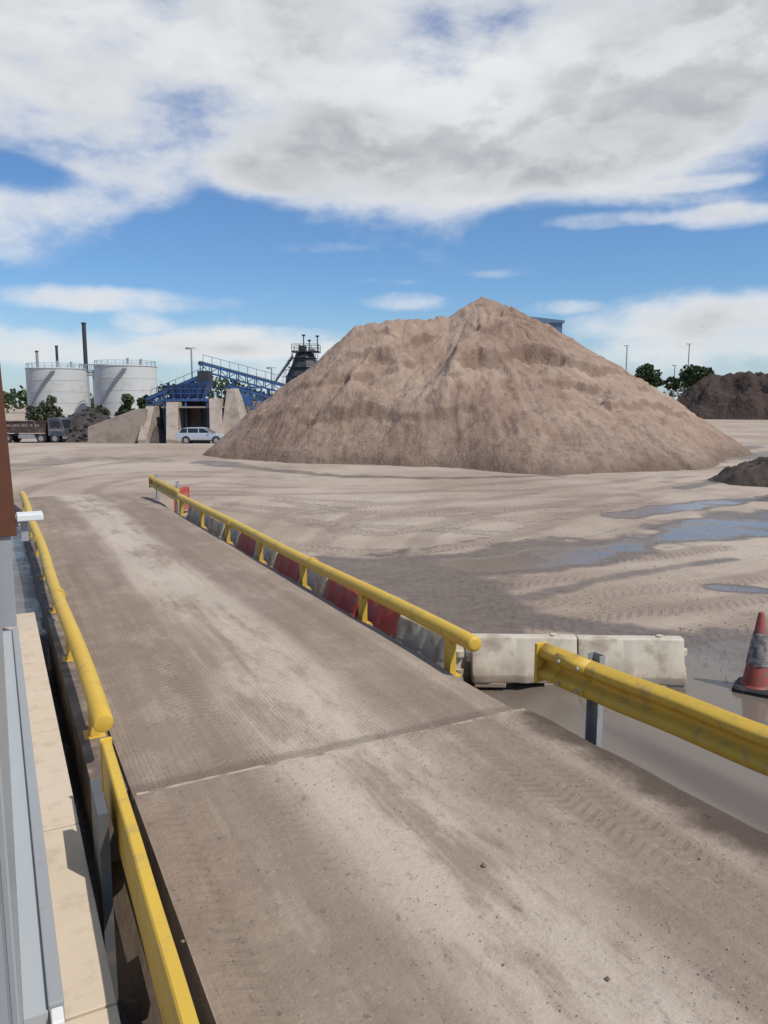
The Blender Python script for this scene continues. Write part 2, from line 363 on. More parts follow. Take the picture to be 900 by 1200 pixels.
# ---------- weighbridge deck
def deckmat():
    m,nt,p=new_mat('dusty_deck'); v=worldco(nt); s=sep(nt,v); x,y=s[0],s[1]
    wob=mth(nt,'MULTIPLY',mth(nt,'SUBTRACT',noi(nt,mapv(nt,v,(.5,.2,1)),1.,3),.5),.7)
    xw=mth(nt,'ADD',x,wob)
    def band(xc,hw): return mr(nt,mth(nt,'ABSOLUTE',mth(nt,'SUBTRACT',xw,xc)),hw*.5,hw,1,0)
    b=mth(nt,'MAXIMUM',band(1.15,.5),band(2.95,.55))
    streak=noi(nt,mapv(nt,v,(6,.16,1)),1.6,9,.68,.25); st2=noi(nt,mapv(nt,v,(3,.1,1),(5,2,0)),1.2,7,.62,.2)
    blot=noi(nt,v,.5,6,.6); mid=noi(nt,v,2.6,8,.68); fine=noi(nt,v,24,6,.78); pat=noi(nt,mapv(nt,v,(1,.4,1),(9,4,0)),1.5,9,.72)
    c=mix(nt,mr(nt,blot,.36,.66),(.355,.274,.206),(.45,.36,.278))
    c=mix(nt,mr(nt,st2,.44,.66,0,.65),c,(.275,.208,.156))
    c=mix(nt,mr(nt,streak,.46,.66,0,.6),c,(.265,.20,.149))
    c=mix(nt,mr(nt,streak,.46,.32,0,.45),c,(.53,.44,.348))
    c=mix(nt,mth(nt,'MULTIPLY',b,mr(nt,mid,.3,.62,.35,.72)),c,(.255,.192,.143))
    c=mix(nt,mr(nt,pat,.52,.64,0,.3),c,(.535,.445,.35))
    cen=mth(nt,'MULTIPLY',mr(nt,mth(nt,'ABSOLUTE',mth(nt,'SUBTRACT',xw,2.05)),.2,.7,1,0),mr(nt,noi(nt,mapv(nt,v,(1.2,.4,1)),1.1,9,.74),.40,.54))
    c=mix(nt,mth(nt,'MULTIPLY',cen,.72),c,(.58,.485,.385))
    tr=mth(nt,'SINE',mth(nt,'ADD',mth(nt,'MULTIPLY',mth(nt,'ADD',y,mth(nt,'MULTIPLY',mid,.06)),80.),mth(nt,'MULTIPLY',mth(nt,'ABSOLUTE',mth(nt,'SUBTRACT',mth(nt,'FRACT',mth(nt,'MULTIPLY',xw,3.4)),.5)),11.)))
    tr=mth(nt,'MULTIPLY',mr(nt,tr,-.2,.7),mth(nt,'MULTIPLY',mth(nt,'MULTIPLY',b,mr(nt,st2,.4,.56)),mr(nt,noi(nt,mapv(nt,v,(1.6,.25,1)),.9,6),.44,.58)))
    trn=mr(nt,y,4.6,6.5,1.,.55)
    c=mix(nt,mth(nt,'MULTIPLY',mth(nt,'MULTIPLY',tr,trn),.32),c,(.17,.127,.095))
    # chequer plate showing through the dust
    def dia(sg): return mth(nt,'SINE',mth(nt,'MULTIPLY',mth(nt,'ADD',x,mth(nt,'MULTIPLY',y,sg)),98.))
    plate=mr(nt,mth(nt,'MULTIPLY',dia(1.),dia(-1.)),.15,.5)
    pm=mth(nt,'MULTIPLY',mth(nt,'MULTIPLY',mr(nt,noi(nt,mapv(nt,v,(1.4,.4,1),(3,7,0)),.9,6),.40,.58),mr(nt,y,4.7,4.8)),plate)
    c=mix(nt,mth(nt,'MULTIPLY',pm,.36),c,(.19,.145,.109))
    lump=mr(nt,noi(nt,mapv(nt,v,(1,.7,1)),13,9,.8),.58,.74)
    c=mix(nt,mth(nt,'MULTIPLY',lump,.2),c,(.22,.165,.122))
    c=mix(nt,mr(nt,fine,.54,.76,0,.5),c,(.19,.143,.107))
    c=mix(nt,mr(nt,fine,.42,.28,0,.5),c,(.58,.485,.388))
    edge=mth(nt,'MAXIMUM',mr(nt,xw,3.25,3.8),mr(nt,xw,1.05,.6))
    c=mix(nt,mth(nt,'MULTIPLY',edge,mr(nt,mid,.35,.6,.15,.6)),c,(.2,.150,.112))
    shade_mud=mth(nt,'MULTIPLY',mr(nt,mth(nt,'ADD',x,mth(nt,'MULTIPLY',mth(nt,'SUBTRACT',mid,.5),.6)),3.38,3.7),mr(nt,y,4.75,4.65))
    c=mix(nt,mth(nt,'MULTIPLY',shade_mud,.85),c,(.08,.06,.046))  # muddy strip, with the crash barrier's shadow painted into its dark tone
    seam=mr(nt,mth(nt,'ABSOLUTE',mth(nt,'SUBTRACT',mth(nt,'ADD',y,mth(nt,'MULTIPLY',mth(nt,'SUBTRACT',mid,.5),.05)),4.82)),.02,.10,.5,0)
    c=mix(nt,seam,c,(.15,.112,.084))
    nt.links.new(c,p.inputs['Base Color']); p.inputs['Roughness'].default_value=.93; p.inputs['Specular IOR Level'].default_value=.2
    h=mth(nt,'ADD',mth(nt,'ADD',mth(nt,'MULTIPLY',mid,.8),mth(nt,'MULTIPLY',fine,.5)),mth(nt,'ADD',mth(nt,'MULTIPLY',tr,-.15),mth(nt,'ADD',mth(nt,'MULTIPLY',lump,.22),mth(nt,'ADD',mth(nt,'MULTIPLY',pat,.4),mth(nt,'MULTIPLY',pm,.16)))))
    nt.links.new(bump(nt,h,.8,.032),p.inputs['Normal']); return m
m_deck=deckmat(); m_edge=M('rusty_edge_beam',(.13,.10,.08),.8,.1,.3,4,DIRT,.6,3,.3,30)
m_seam=M('dusty_seam',(.45,.365,.275),.95,0,.3,3,(.22,.165,.125),.6,6,.4,25,.01)
def slab(name,label,x0,x1,x0b,x1b,y0,y1,z0,z1,nxs=40,amp=.006):
    nys=max(2,int((y1-y0)/.12)); vs=[];fs=[]
    us=np.linspace(0,1,nxs); ts=np.linspace(0,1,nys)
    U,T=np.meshgrid(us,ts); Yv=y0+(y1-y0)*T; Xl=x0+(x0b-x0)*T; Xr=x1+(x1b-x1)*T; Xv=Xl+(Xr-Xl)*U
    rag=.03*fbm(Yv*2.2,Yv*0+3,3,21); Xv=Xv+rag*sstep(.8,1,U)
    Zv=z0+(z1-z0)*T+amp*fbm(Xv*2.5,Yv*1.2,4,31)-.012*sstep(.95,1,U)
    vs=[(a,b,c) for a,b,c in zip(Xv.ravel(),Yv.ravel(),Zv.ravel())]
    for j in range(nys-1):
        for i in range(nxs-1):
            k=j*nxs+i; fs.append((k,k+1,k+nxs+1,k+nxs))
    o=len(vs); ring=[i for i in range(nxs)]+[j*nxs+nxs-1 for j in range(1,nys)]+[(nys-1)*nxs+i for i in range(nxs-2,-1,-1)]+[j*nxs for j in range(nys-2,0,-1)]
    for k in ring: vs.append((vs[k][0],vs[k][1],-.5))
    n=len(ring)
    for k in range(n): fs.append((ring[k],ring[(k+1)%n],o+(k+1)%n,o+k))
    mb=MB(); mb.v=vs; mb.f=fs
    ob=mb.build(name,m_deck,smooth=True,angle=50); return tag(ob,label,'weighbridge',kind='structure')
slab('weighbridge_deck','dusty steel weighbridge deck running between yellow rails',.64,3.62,.64,3.56,4.765,18,0,0,44)
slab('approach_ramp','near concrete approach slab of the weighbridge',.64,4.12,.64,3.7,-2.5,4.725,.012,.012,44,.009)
slab('exit_ramp','far ramp leading off the weighbridge deck',.64,3.56,.2,4.2,18.01,25,0,-.33,30,.012)
e=MB(); e.bx(.43,.635,4.9,18,-.5,-.03); tag(e.build('deck_edge_beam',m_edge),'dirty steel edge beam along the left of the weighbridge deck','weighbridge',kind='structure')
e=MB(); vs=[]
for k in range(61):
    xx=.66+(3.66-.66)*k/60; zz=.016+random.uniform(-.003,.003)
    vs+=[(xx,4.712,-.05),(xx,4.720+random.uniform(-.003,.003),zz),(xx,4.742+random.uniform(-.004,.004),zz),(xx,4.748,-.05)]
fs=[(4*k+i,4*k+i+1,4*k+i+5,4*k+i+4) for k in range(60) for i in range(3)]
e.add(vs,fs); tag(e.build('deck_joint',m_seam),'thin dusty seam between the two weighbridge slabs','joint',kind='structure')
# gravel
g=MB(); ico=[(0,0,1),(.9,0,.2),(.3,.85,.3),(-.7,.5,.2),(-.7,-.5,.25),(.3,-.85,.2),(0,0,-.6)]
icf=[(0,1,2),(0,2,3),(0,3,4),(0,4,5),(0,5,1),(6,2,1),(6,3,2),(6,4,3),(6,5,4),(6,1,5)]
def peb(x,y,z,s):
    a=random.random()*6.3; c,sn=math.cos(a),math.sin(a); k=[random.uniform(.7,1.3) for _ in range(7)]
    g.add([((p[0]*c-p[1]*sn)*s*k[i]+x,(p[0]*sn+p[1]*c)*s*k[i]+y,p[2]*s*.7*k[i]+z) for i,p in enumerate(ico)],icf)
for _ in range(2600):
    y=random.uniform(1.2,5) if random.random()<.6 else random.uniform(4,13); x=random.uniform(.7,3.9)
    if random.random()<.5: x=random.choice([.8,1.5,2.6,3.4])+random.gauss(0,.16)
    if .66<x<3.54 : peb(x,y,.003+(.012 if y<4.7 else 0),random.choice([.003,.003,.004,.004,.005,.006]))
for u,v,s in((567,1018,.018),(712,1152,.014),(360,858,.010),(215,1108,.012),(590,1135,.009),(820,1010,.011)):
    p=at(u,v,0); peb(p.x,p.y,.02,s)
for _ in range(1500):
    p=at(random.uniform(250,900),random.uniform(590,800)); 
    if p.x>4.6 or p.y>19: peb(p.x,p.y,float(zg(p.x,p.y))+.002,random.uniform(.006,.015))
tag(g.build('gravel',M('grit',(.2,.15,.115),.9,0,.4,20)),'loose grit scattered over deck and yard','gravel',kind='stuff')
# ---------- pipe rails
def pipe_rail(label,x,y0,y1,posts,zb,R=.074):
    t=thing('pipe_rail',label,'guard rail',(x,y0,0))
    m=MB(); n=60
    pts=[]
    for k in range(n+1):
        yy=(y1-y0)*k/n; pts.append((.012*math.sin(yy*1.1),yy,.30+.008*math.sin(yy*.7+1)))
    rings=[[(p[0]+r*math.cos(q),p[1]+dy,p[2]+r*math.sin(q)) for q in [2*math.pi*i/20 for i in range(20)]] for p,r,dy in [(pts[0],R*.5,-.025),(pts[0],R*.88,-.018),(pts[0],R,0)]+[(p,R,0) for p in pts[1:]]]
    m.loft(rings); m.build('pipe',m_yel,t,smooth=True,angle=50)
    for yy in posts:
        q=MB(); q.bx(-.035,.035,yy-y0-.055,yy-y0+.055,zb,.25); q.bx(-.02,.02,yy-y0-.07,yy-y0+.07,.2,.27); q.build('post',m_yel2,t,bevel=.006)
        b=MB(); b.bx(-.075,.075,yy-y0-.09,yy-y0+.09,zb-.015,zb+.001); b.build('base_plate',m_yel2,t)
    for yy in (y0+3.9,y0+7.8):
        c=MB(); c.cyl((0,yy-y0-.06,.30),(0,yy-y0+.06,.30),R+.008,n=20); c.build('collar',m_yel,t,smooth=True)
pipe_rail('long yellow pipe rail along the right side of the weighbridge',3.72,5.55,17.7,[5.95+1.93*k for k in range(7)],-.1)
pipe_rail('long yellow pipe rail on the left beside the office',.54,5.25,20,[5.9+1.93*k for k in range(8)],-.03,.068)
e=MB()
for k in range(7): yy=5.95+1.93*k; e.bx(3.645,3.80,yy-.11,yy+.11,-.5,-.117)
tag(e.build('rail_footing',m_conc),'low concrete footings under the right rail posts','footing',kind='structure')
# ---------- corrugated crash barriers
PR=[(0,.155),(.015,.15),(.075,.12),(.08,.09),(.075,.06),(.005,.02),(.005,-.02),(.075,-.06),(.08,-.09),(.075,-.12),(.015,-.15),(0,-.155)]
def chaikin(p,n=2):
    for _ in range(n):
        q=[p[0]]
        for a,b in zip(p[:-1],p[1:]): q+= [(a[0]*.75+b[0]*.25,a[1]*.75+b[1]*.25),(a[0]*.25+b[0]*.75,a[1]*.25+b[1]*.75)]
        p=q+[p[-1]]
    return p
PR=chaikin(PR)
BOX=[(-.004,.148),(.004,.155),(.046,.155),(.052,.148),(.052,-.148),(.046,-.155),(.004,-.155),(-.004,-.148),(-.004,.148)]
def wbeam(label,P0,P1,zc,sd,posts,splice,post_bottom,endplate=True,zc1=None,mat=None,pw=.055,flat=False):
    mat=mat or m_yel2
    P0=Vector((*P0,0)); P1=Vector((*P1,0)); d=(P1-P0); L=d.length; d.normalize(); nrm=Vector((d.y,-d.x,0))*sd
    t=thing('crash_barrier',label,'crash barrier',P0)
    zc1=zc if zc1 is None else zc1
    m=MB(); n=24
    m.sweep(BOX if flat else PR,[tuple(d*(L*k/n)+Vector((0,0,zc+(zc1-zc)*k/n+.004*math.sin(k)))) for k in range(n+1)],(nrm.x,nrm.y))
    o=m.build('beam',mat,t,smooth=True,angle=30 if flat else 70)
    if not flat: s=o.modifiers.new('s','SOLIDIFY'); s.thickness=.008; s.offset=0
    for sp in splice:
        m=MB(); m.sweep(PR,[tuple(d*(sp+k)+nrm*.009+Vector((0,0,zc+(zc1-zc)*sp/L))) for k in(-.16,.16)],(nrm.x,nrm.y))
        o=m.build('splice_plate',mat,t,smooth=True,angle=70); s=o.modifiers.new('s','SOLIDIFY'); s.thickness=.006; s.offset=0
        for k in(-.1,.1):
            for zz in(-.09,.09):
                b=MB(); p=d*(sp+k)+nrm*.09+Vector((0,0,zc+zz)); b.cyl(p,p+nrm*.018,.016,.012,8); b.build('bolt',m_galv,t)
    if endplate:
        m=MB(); m.box(tuple(nrm*(.024 if flat else .04)+Vector((0,0,zc))),(.07 if flat else .11,.03,.335),Matrix.Rotation(math.atan2(d.y,d.x)-math.pi/2,3,'Z')); m.build('end_plate',mat,t,bevel=.006)
    for ps,hh in posts:
        m=MB(); c=d*ps-nrm*.075; A=Matrix.Rotation(math.atan2(d.y,d.x)-math.pi/2,3,'Z')
        z0=post_bottom; z1=zc+hh
        if flat: m.box(tuple(c+Vector((0,0,(z0+z1)/2))),(.05,2*pw,z1-z0),A)
        else:
            m.box(tuple(c+Vector((0,0,(z0+z1)/2))),(.008,2*pw,z1-z0),A)
            for q in(-pw,pw): m.box(tuple(c+d*q+nrm*.028+Vector((0,0,(z0+z1)/2))),(.06,.008,z1-z0),A)
        m.build('post',m_plate if flat else m_galv,t)
    return t
wbeam('yellow corrugated crash barrier nearest on the right, above the muddy puddle',(3.95,4.86),(4.32,.9),.325,1,[(.52,.2),(2.5,.2)],[.36],-.38,True)
wbeam('flat yellow crash barrier nearest on the left, by the office wall',(.46,4.62),(.405,1.0),.30,-1,[(.55,.09),(2.6,.02)],[],-1.0,True,mat=m_yel,pw=.2,flat=True)
wbeam('short yellow crash barrier at the far right end of the weighbridge',(3.86,21.8),(3.8,17.9),.27,1,[(.5,.22),(3.3,.3)],[.9],-.4,True)
# ---------- plastic barriers
def plastic(label,mat):
    t=thing('plastic_barrier',label,'barrier',(0,0,0),0,'plastic barriers beside the weighbridge')
    L=1.04; pr=[(-.21,.05),(-.21,.13),(-.12,.25),(-.065,.465),(-.05,.48),(.05,.48),(.065,.465),(.12,.25),(.21,.13),(.21,.05)]
    m=MB()
    xs=[-L/2,-L/2+.02,-.36,-.31,-.07,-.03,.03,.07,.31,.36,L/2-.02,L/2]; sc=[.93,1,1,.93,.93,1,1,.93,.93,1,1,.93]
    rings=[]
    for x,s in zip(xs,sc): rings.append([(x,y*s,z) for y,z in pr])
    m.loft(rings); m.build('body',mat,t,bevel=.012,smooth=True)
    for x in(-.34,.34):
        f=MB(); f.bx(x-.155,x+.155,-.2,.2,0,.052); f.build('foot',mat,t,bevel=.01)
    for e_,z in((1,.14),(1,.33),(-1,.24)):
        l=MB(); l.cyl((e_*(L/2+.0),0,z-.03),(e_*(L/2+.0),0,z+.03),.055,n=14); l.build('lug',mat,t,smooth=True)
    c=MB(); c.cyl((.3,0,.475),(.3,0,.495),.035,n=14); c.build('filler_cap',mat,t,smooth=True)
    return t
pc=plastic('cream plastic barrier at the near end, furthest right in the angled pair',m_cream); pr_=plastic('red',m_red)
def two(a,b): a=Vector(a);b=Vector(b); c=(a+b)/2; return (c.x,c.y,-.34), math.atan2(b.y-a.y,b.x-a.x)
loc,rz=two((5.06,5.73),(5.97,5.23)); pc.location=loc; pc.rotation_euler=(0,0,rz)
loc,rz=two((4.15,6.25),(5.06,5.74)); dup(pc,loc,rz,'cream plastic barrier in the angled pair, next to the yellow rail end')
row=[('c','first cream barrier of the straight row, beside the last yellow post'),('r','nearest red barrier of the straight row'),('r','second red barrier of the row, just past the nearest red one'),
('c','muddy cream barrier between the near red pair and the middle red one'),('r','middle red barrier of the row, alone between cream ones'),('c','cream barrier just beyond the middle red one'),('r','farthest red barrier of the straight row'),
('c','cream barrier just beyond the farthest red barrier'),('c','cream barrier third from the far end of the row'),('c','cream barrier second from the far end of the row'),('c','cream barrier at the far end of the row')]
first=True
for i,(k,lb) in enumerate(row):
    loc=(4.03+.02*math.sin(i*2.1),6.86+1.055*i,-.40); rz=-math.pi/2+.03*math.sin(i*1.7)
    if i==0: loc=(3.99,6.79,-.37); rz+= .06
    if k=='r' and first: pr_.location=loc; pr_.rotation_euler=(0,0,rz); pr_['label']=lb; first=False
    else: dup(pc if k=='c' else pr_,loc,rz,lb)
# red pedestrian barrier
p=at(214,604,-.33); t=thing('pedestrian_barrier','red plastic pedestrian barrier standing beyond the far end of the row','barrier',(p.x,p.y,-.33),math.radians(50)); t.scale=(.85,.85,.85)
for x in(-.4,.4):
    m=MB(); m.bx(x-.03,x+.03,-.025,.025,.05,.8); m.build('upright',m_red,t,bevel=.01)
    m=MB(); m.bx(x-.05,x+.05,-.25,.25,0,.06); m.build('foot',m_rubber,t,bevel=.01)
for z0,z1 in((.72,.82),(.5,.58),(.15,.24)):
    m=MB(); m.bx(-.368,.368,-.02,.02,z0,z1); m.build('rail',m_red,t,bevel=.008)
m=MB(); m.bx(-.368,.368,-.012,.012,.582,.718); m.build('panel',m_red,t)
for x in(-.25,-.12,0,.12,.25):
    m=MB(); m.bx(x-.018,x+.018,-.015,.015,.242,.498); m.build('bar',m_red,t)
# cone
p=at(886,807,-.3); t=thing('traffic_cone','dirty red traffic cone with grey sleeve beside the wet patch','cone',(p.x,p.y,-.312),.5)
m=MB(); m.loft([[(a*s,b*s,z) for a,b in((-.15,-.19),(.15,-.19),(.19,-.15),(.19,.15),(.15,.19),(-.15,.19),(-.19,.15),(-.19,-.15))] for s,z in((1,0),(1,.035),(.9,.055))]); m.build('base',m_rubber,t)
def cr(z): return .132-(z-.05)*(.132-.028)/.71
m=MB(); m.lathe([(cr(.05)+.02,.05),(cr(.08)+.004,.07)]+[(cr(.08),.08),(cr(.76),.76),(.02,.775),(0.001,.775)],28); m.build('body',m_cone,t,smooth=True)
m=MB(); a,b=.26,.57; m.lathe([(cr(a)+.001,a),(cr(a)+.006,a+.003),(cr(b)+.006,b-.003),(cr(b)+.001,b)],28); m.build('sleeve',m_sleeve,t,smooth=True)
# ---------- office
t=thing('site_office','grey weighbridge office wall with brown corner post on the left','office',(0,2.0,0))
m=MB(); m.bx(-3,-.06,0,6.9,-.3,3.0); m.build('wall',m_grey,t)
m=MB(); m.bx(-3.1,-.055,-.05,6.95,3.0,3.14); m.build('roof',m_grey,t)
m=MB(); m.loft([[(-.052,6.75,1.07),(.160,6.75,1.07),(.160,6.97,1.07),(-.052,6.97,1.07)],[(-.052,6.75,3.13),(.105,6.75,3.13),(.105,6.97,3.13),(-.052,6.97,3.13)]]); m.build('corner_post',m_brown,t,bevel=.005)
m=MB(); m.bx(-.05,.10,6.78,6.94,.1,1.068); m.build('pier',m_grey,t)
m=MB(); m.bx(.050,.108,1.02,6.76,.0,.1); m.build('base_rail',m_grey,t,bevel=.006)
m=MB(); m.bx(-.039,.048,1.02,6.76,.0,.07); m.build('sill',m_pale_glass,t)
m=MB(); m.bx(.056,.103,.93,1.018,.015,.085); m.build('end_bracket',m_white,t,bevel=.008)
b=MB(); b.cyl((.078,.925,.05),(.078,.93,.05),.012,n=10); b.build('bolt',m_dark,t)
m=MB(); m.bx(-.059,-.046,.3,6.7,.05,2.3); w=m.build('window',m_grey,t)
m=MB(); m.bx(-.048,-.040,.32,6.68,.055,2.28); m.build('pane',m_pale_glass,w)
m=MB(); m.bx(.166,.42,6.72,6.98,1.22,1.29); m.build('lamp_box',m_white,t,bevel=.01)
m=MB(); m.bx(.2,.27,6.8,6.9,1.0,1.218); m.build('lamp_bracket',m_grey,t)
t=thing('concrete_plinth','beige concrete plinth with coping slabs between office and left rail','plinth',(0,1.5,0))
m=MB(); m.bx(-.04,.28,0,8.2,-1.1,-.062); m.build('plinth_wall',m_conc,t)
for y0,y1 in((0.,1.53),(1.545,3.06),(3.075,4.54),(4.555,6.2),(6.215,8.2)):
    m=MB(); m.bx(-.04,.305,y0,y1,-.06,-.001); m.build('coping_slab',m_coping,t,bevel=.006)
# ---------- heaps
def heightmesh(name,label,r0,r1,f0,f1,step,hf,mat,cut=-.25):
    rs=np.arange(r0,r1,step); fs=np.arange(f0,f1,step); A,B=np.meshgrid(rs,fs)
    Wx=Rv[0]*A+Fv[0]*B; Wy=Rv[1]*A+Fv[1]*B; G=zg(Wx,Wy); Hh=hf(A,B,G)
    Hh=np.maximum(Hh,G+cut); keep=Hh>G+cut+1e-4
    # keep only the one connected body that holds the summit
    seed_=np.zeros_like(keep); seed_[np.unravel_index(np.argmax(Hh-G),Hh.shape)]=True
    for _ in range(3000):
        gsd=seed_.copy(); gsd[1:]|=seed_[:-1]; gsd[:-1]|=seed_[1:]; gsd[:,1:]|=seed_[:,:-1]; gsd[:,:-1]|=seed_[:,1:]; gsd&=keep
        if gsd.sum()==seed_.sum(): break
        seed_=gsd
    keep=seed_
    gr=np.hypot(*np.gradient(Hh,step)); steep=sstep(.95,1.8,gr)
    idx=np.arange(A.size).reshape(A.shape)
    k=keep[:-1,:-1]|keep[1:,:-1]|keep[:-1,1:]|keep[1:,1:]
    Q=np.stack([idx[:-1,:-1],idx[:-1,1:],idx[1:,1:],idx[1:,:-1]],-1)[k]
    used=np.unique(Q); remap=np.full(A.size,-1); remap[used]=np.arange(len(used))
    cr_,cf=(r0+r1)/2,(f0+f1)/2; base=W(cr_,cf); zb=float(zg(base.x,base.y))
    V=np.stack([A.ravel()[used]-cr_,B.ravel()[used]-cf,Hh.ravel()[used]-zb],1)
    mb=MB(); mb.v=[tuple(x) for x in V]; mb.f=[tuple(x) for x in remap[Q]]
    o=mb.build(name,mat,smooth='all',fix=False); o.location=(base.x,base.y,zb); o.rotation_euler=(0,0,-TH)
    a=o.data.attributes.new('steep','FLOAT','POINT'); a.data.foreach_set('value',steep.ravel()[used].astype(np.float32))
    return tag(o,label,'heap')
RID=[(-1.7,43,6.4),(0.2,43.4,6.85),(2.6,44.5,6.95),(4.2,46,7.25),(5.5,46.6,8.4),(7.0,47.2,7.9),(9.9,48,6.85),(15.2,50.0,3.9),(20.2,52.0,.4)]
SCARP=[ # plan lines of the slump edges (lateral, depth), drop, reach
 ([(3.2,38.0),(5.0,39.6),(7.4,40.6),(9.4,39.8),(11.9,40.8),(13.5,42.4)],1.1,2.0),
 ([(-2.6,40.6),(-1.2,41.3),(.4,41.0),(2.0,42.6),(3.4,43.4)],.7,1.4),
 ([(-6.3,39.4),(-4.2,38.2),(-1.6,36.6),(.6,36.2)],.5,1.6),
 ([(5.9,45.0),(7.4,45.6),(9.8,46.1),(12.0,47.0)],.5,1.4),
 ([(12.0,44.4),(14.2,45.6),(16.8,47.0)],.5,1.5),
 ([(4.4,43.0),(5.4,42.2),(7.2,43.4),(9.0,43.2)],.6,1.3),
 ([(7.6,37.8),(9.4,38.2),(11.0,38.0)],.5,1.2),
]
def heap(A,B,G):
    wr=A+.5*fbm(A*.3,B*.3,4,51); wf=B+.5*fbm(A*.3,B*.3,4,61)
    best=np.full(A.shape,-9.)
    def seg(p,q,kk,best):
        dx,dy=q[0]-p[0],q[1]-p[1]; L2=dx*dx+dy*dy
        t=np.clip(((wr-p[0])*dx+(wf-p[1])*dy)/L2,0,1)
        d=np.hypot(wr-p[0]-t*dx,wf-p[1]-t*dy); h=p[2]+(q[2]-p[2])*t-kk*d
        return np.maximum(best,h)
    k=.82-.31*sstep(-2,6,A)+.09*sstep(12,17,A)
    back=sstep(0,3,B-(46.5+.4*(A-5.5))); k=k+(.62-k)*back*(k<.62)
    for p,q in zip(RID[:-1],RID[1:]): best=seg(p,q,k,best)
    best=seg((5.5,46.4,8.25),(4.9,42.4,6.4),.95,best)
    best=seg((4.9,42.4,6.4),(3.2,38.0,4.3),.95,best)
    best=seg((3.2,38.0,4.3),(9.2,39.4,3.3),.85,best)
    best=seg((9.2,39.4,3.3),(13.0,41.5,2.5),.78,best)
    best=seg((.6,43.4,6.5),(-1.8,38.2,3.2),.9,best)
    best=seg((-1.8,38.2,3.2),(1.2,36.4,2.3),.82,best)
    best=seg((11.5,48,5.7),(12.6,42.,3.0),.78,best)
    h=best
    ax=A+.5*fbm(A*.5,B*.5,3,151)+.12*fbm(A*2.5,B*2.5,3,153); bx=B+.7*fbm(A*.5,B*.5,3,157)+.16*fbm(A*2.5,B*2.5,3,159)
    for P,dr,rch in SCARP:
        D,TU,TV=dist_poly(P,ax,bx); s=-np.sign(TV)*D           # positive uphill
        L=sum(math.dist(a,b) for a,b in zip(P[:-1],P[1:])); fade=sstep(0,.2*L,TU)*sstep(L,.8*L,TU)*(.4+.6*sstep(-.3,.3,fbm(A*.5,B*.5,3,171)))
        h=h+dr*fade*(sstep(-.14,.14,s)-.5)*np.exp(-D/rch)
    t=(h+1.5*fbm(A*.17,B*.17,5,71))/1.7; fr=t-np.floor(t)
    saw=sstep(0,.1,fr)-fr
    face=sstep(-.3,-2.2,B-(46.5+.4*(A-5.5)))
    msk=sstep(.0,.3,fbm(A*.25,B*.25,3,81))*sstep(.6,2.0,h)*sstep(8.2,7.2,h)*face
    h=h+saw*.32*msk
    ang=np.arctan2(B-46.5,A-5.4); up=sstep(0.,1.5,h); rad=np.hypot(A-5.4,B-46.5)
    wa=ang+.04*fbm(A*.6,B*.6,3,93)
    gul=-np.abs(fbm(wa*17,rad*.18,3,95)); gul2=-np.abs(fbm(wa*48,rad*.3,2,97))
    rg=.5-np.abs(fbm(A*.4,B*.4,4,103))*1.6
    lowr=sstep(4.2,1.6,h)
    h=h+up*(.10*fbm(A*.33,B*.33,4,101)+.24*rg*face*sstep(-.25,.2,fbm(A*.13,B*.13,2,107))+.15*gul*face+.12*gul2*face+.12*fbm(A*1.1,B*1.1,5,111,.64)+.05*fbm(A*3.5,B*3.5,2,121)+lowr*(.16*fbm(A*1.7,B*1.7,4,181,.7)))
    h=h+sstep(5.6,6.8,h)*.26*np.abs(fbm(A*1.3,B*.8,3,131))
    toe=sstep(1.6,-.3,h)
    return h+toe*.14*fbm(A*1.5,B*1.5,4,141)
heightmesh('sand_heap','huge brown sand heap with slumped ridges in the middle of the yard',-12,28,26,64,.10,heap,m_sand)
def mound(name,label,r,f,rx,ry,h,mat,step,amp,sc,seed,pk=1.0,chunks=0):
    def hf(A,B,G):
        d=np.hypot((A-r)/rx,(B-f)/ry)+.22*fbm(A/rx*1.8,B/ry*1.8,4,seed)
        return G+h*(1-d**pk)+amp*fbm(A*sc,B*sc,5,seed+9,.62)*sstep(1.1,.7,d)
    o=heightmesh(name,label,r-rx*1.4,r+rx*1.4,f-ry*1.4,f+ry*1.4,step,hf,mat)
    if chunks:      # broken lumps half buried in the pile, one mesh with it
        bm=bmesh.new(); bm.from_mesh(o.data); vs=[v.co.copy() for v in bm.verts if v.co.z>.3]
        for _ in range(chunks):
            c=random.choice(vs)-Vector((0,0,.06)); q=Vector((random.gauss(0,1),random.gauss(0,1),random.gauss(0,1))).to_track_quat('Z','Y').to_matrix()
            dx,dy,dz=random.uniform(.1,.45),random.uniform(.08,.3),random.uniform(.05,.16)
            w_=[bm.verts.new(c+q@Vector((a*dx*random.uniform(.6,1.1),b*dy*random.uniform(.6,1.1),e_*dz))) for e_ in(-1,1) for a,b in((-1,-1),(1,-1),(1,1),(-1,1))]
            for fc in((3,2,1,0),(4,5,6,7),(0,1,5,4),(1,2,6,5),(2,3,7,6),(3,0,4,7)): bm.faces.new([w_[i] for i in fc])
        bm.to_mesh(o.data); bm.free()
    return o
mound('soil_heap','small dark soil heap at the right edge of the yard',15.2,26.2,3.6,2.6,1.7,m_soil,.08,.4,1.6,201,1.1)
mound('soil_heap','lower dark brown heap, left end of the mound at far right',60,132,15,11,7.4,m_soil2,.35,2.6,.28,211,1.6)
mound('soil_heap','taller dark brown heap at the far right edge',80,124,24,14,16.0,m_soil2,.4,3.4,.24,221,1.15)
mound('rubble_pile','dark rubble pile between the tipper truck and the concrete bays',px(104,500,88)[0],88,5.6,4,3.6,m_rub,.16,.8,.8,231,1.4,260)
mound('rubble_pile','dark soil pile lying inside the left concrete bay',px(183,500,77)[0],77,2.5,2.6,1.7,m_rub,.12,.22,.9,241,1.3)
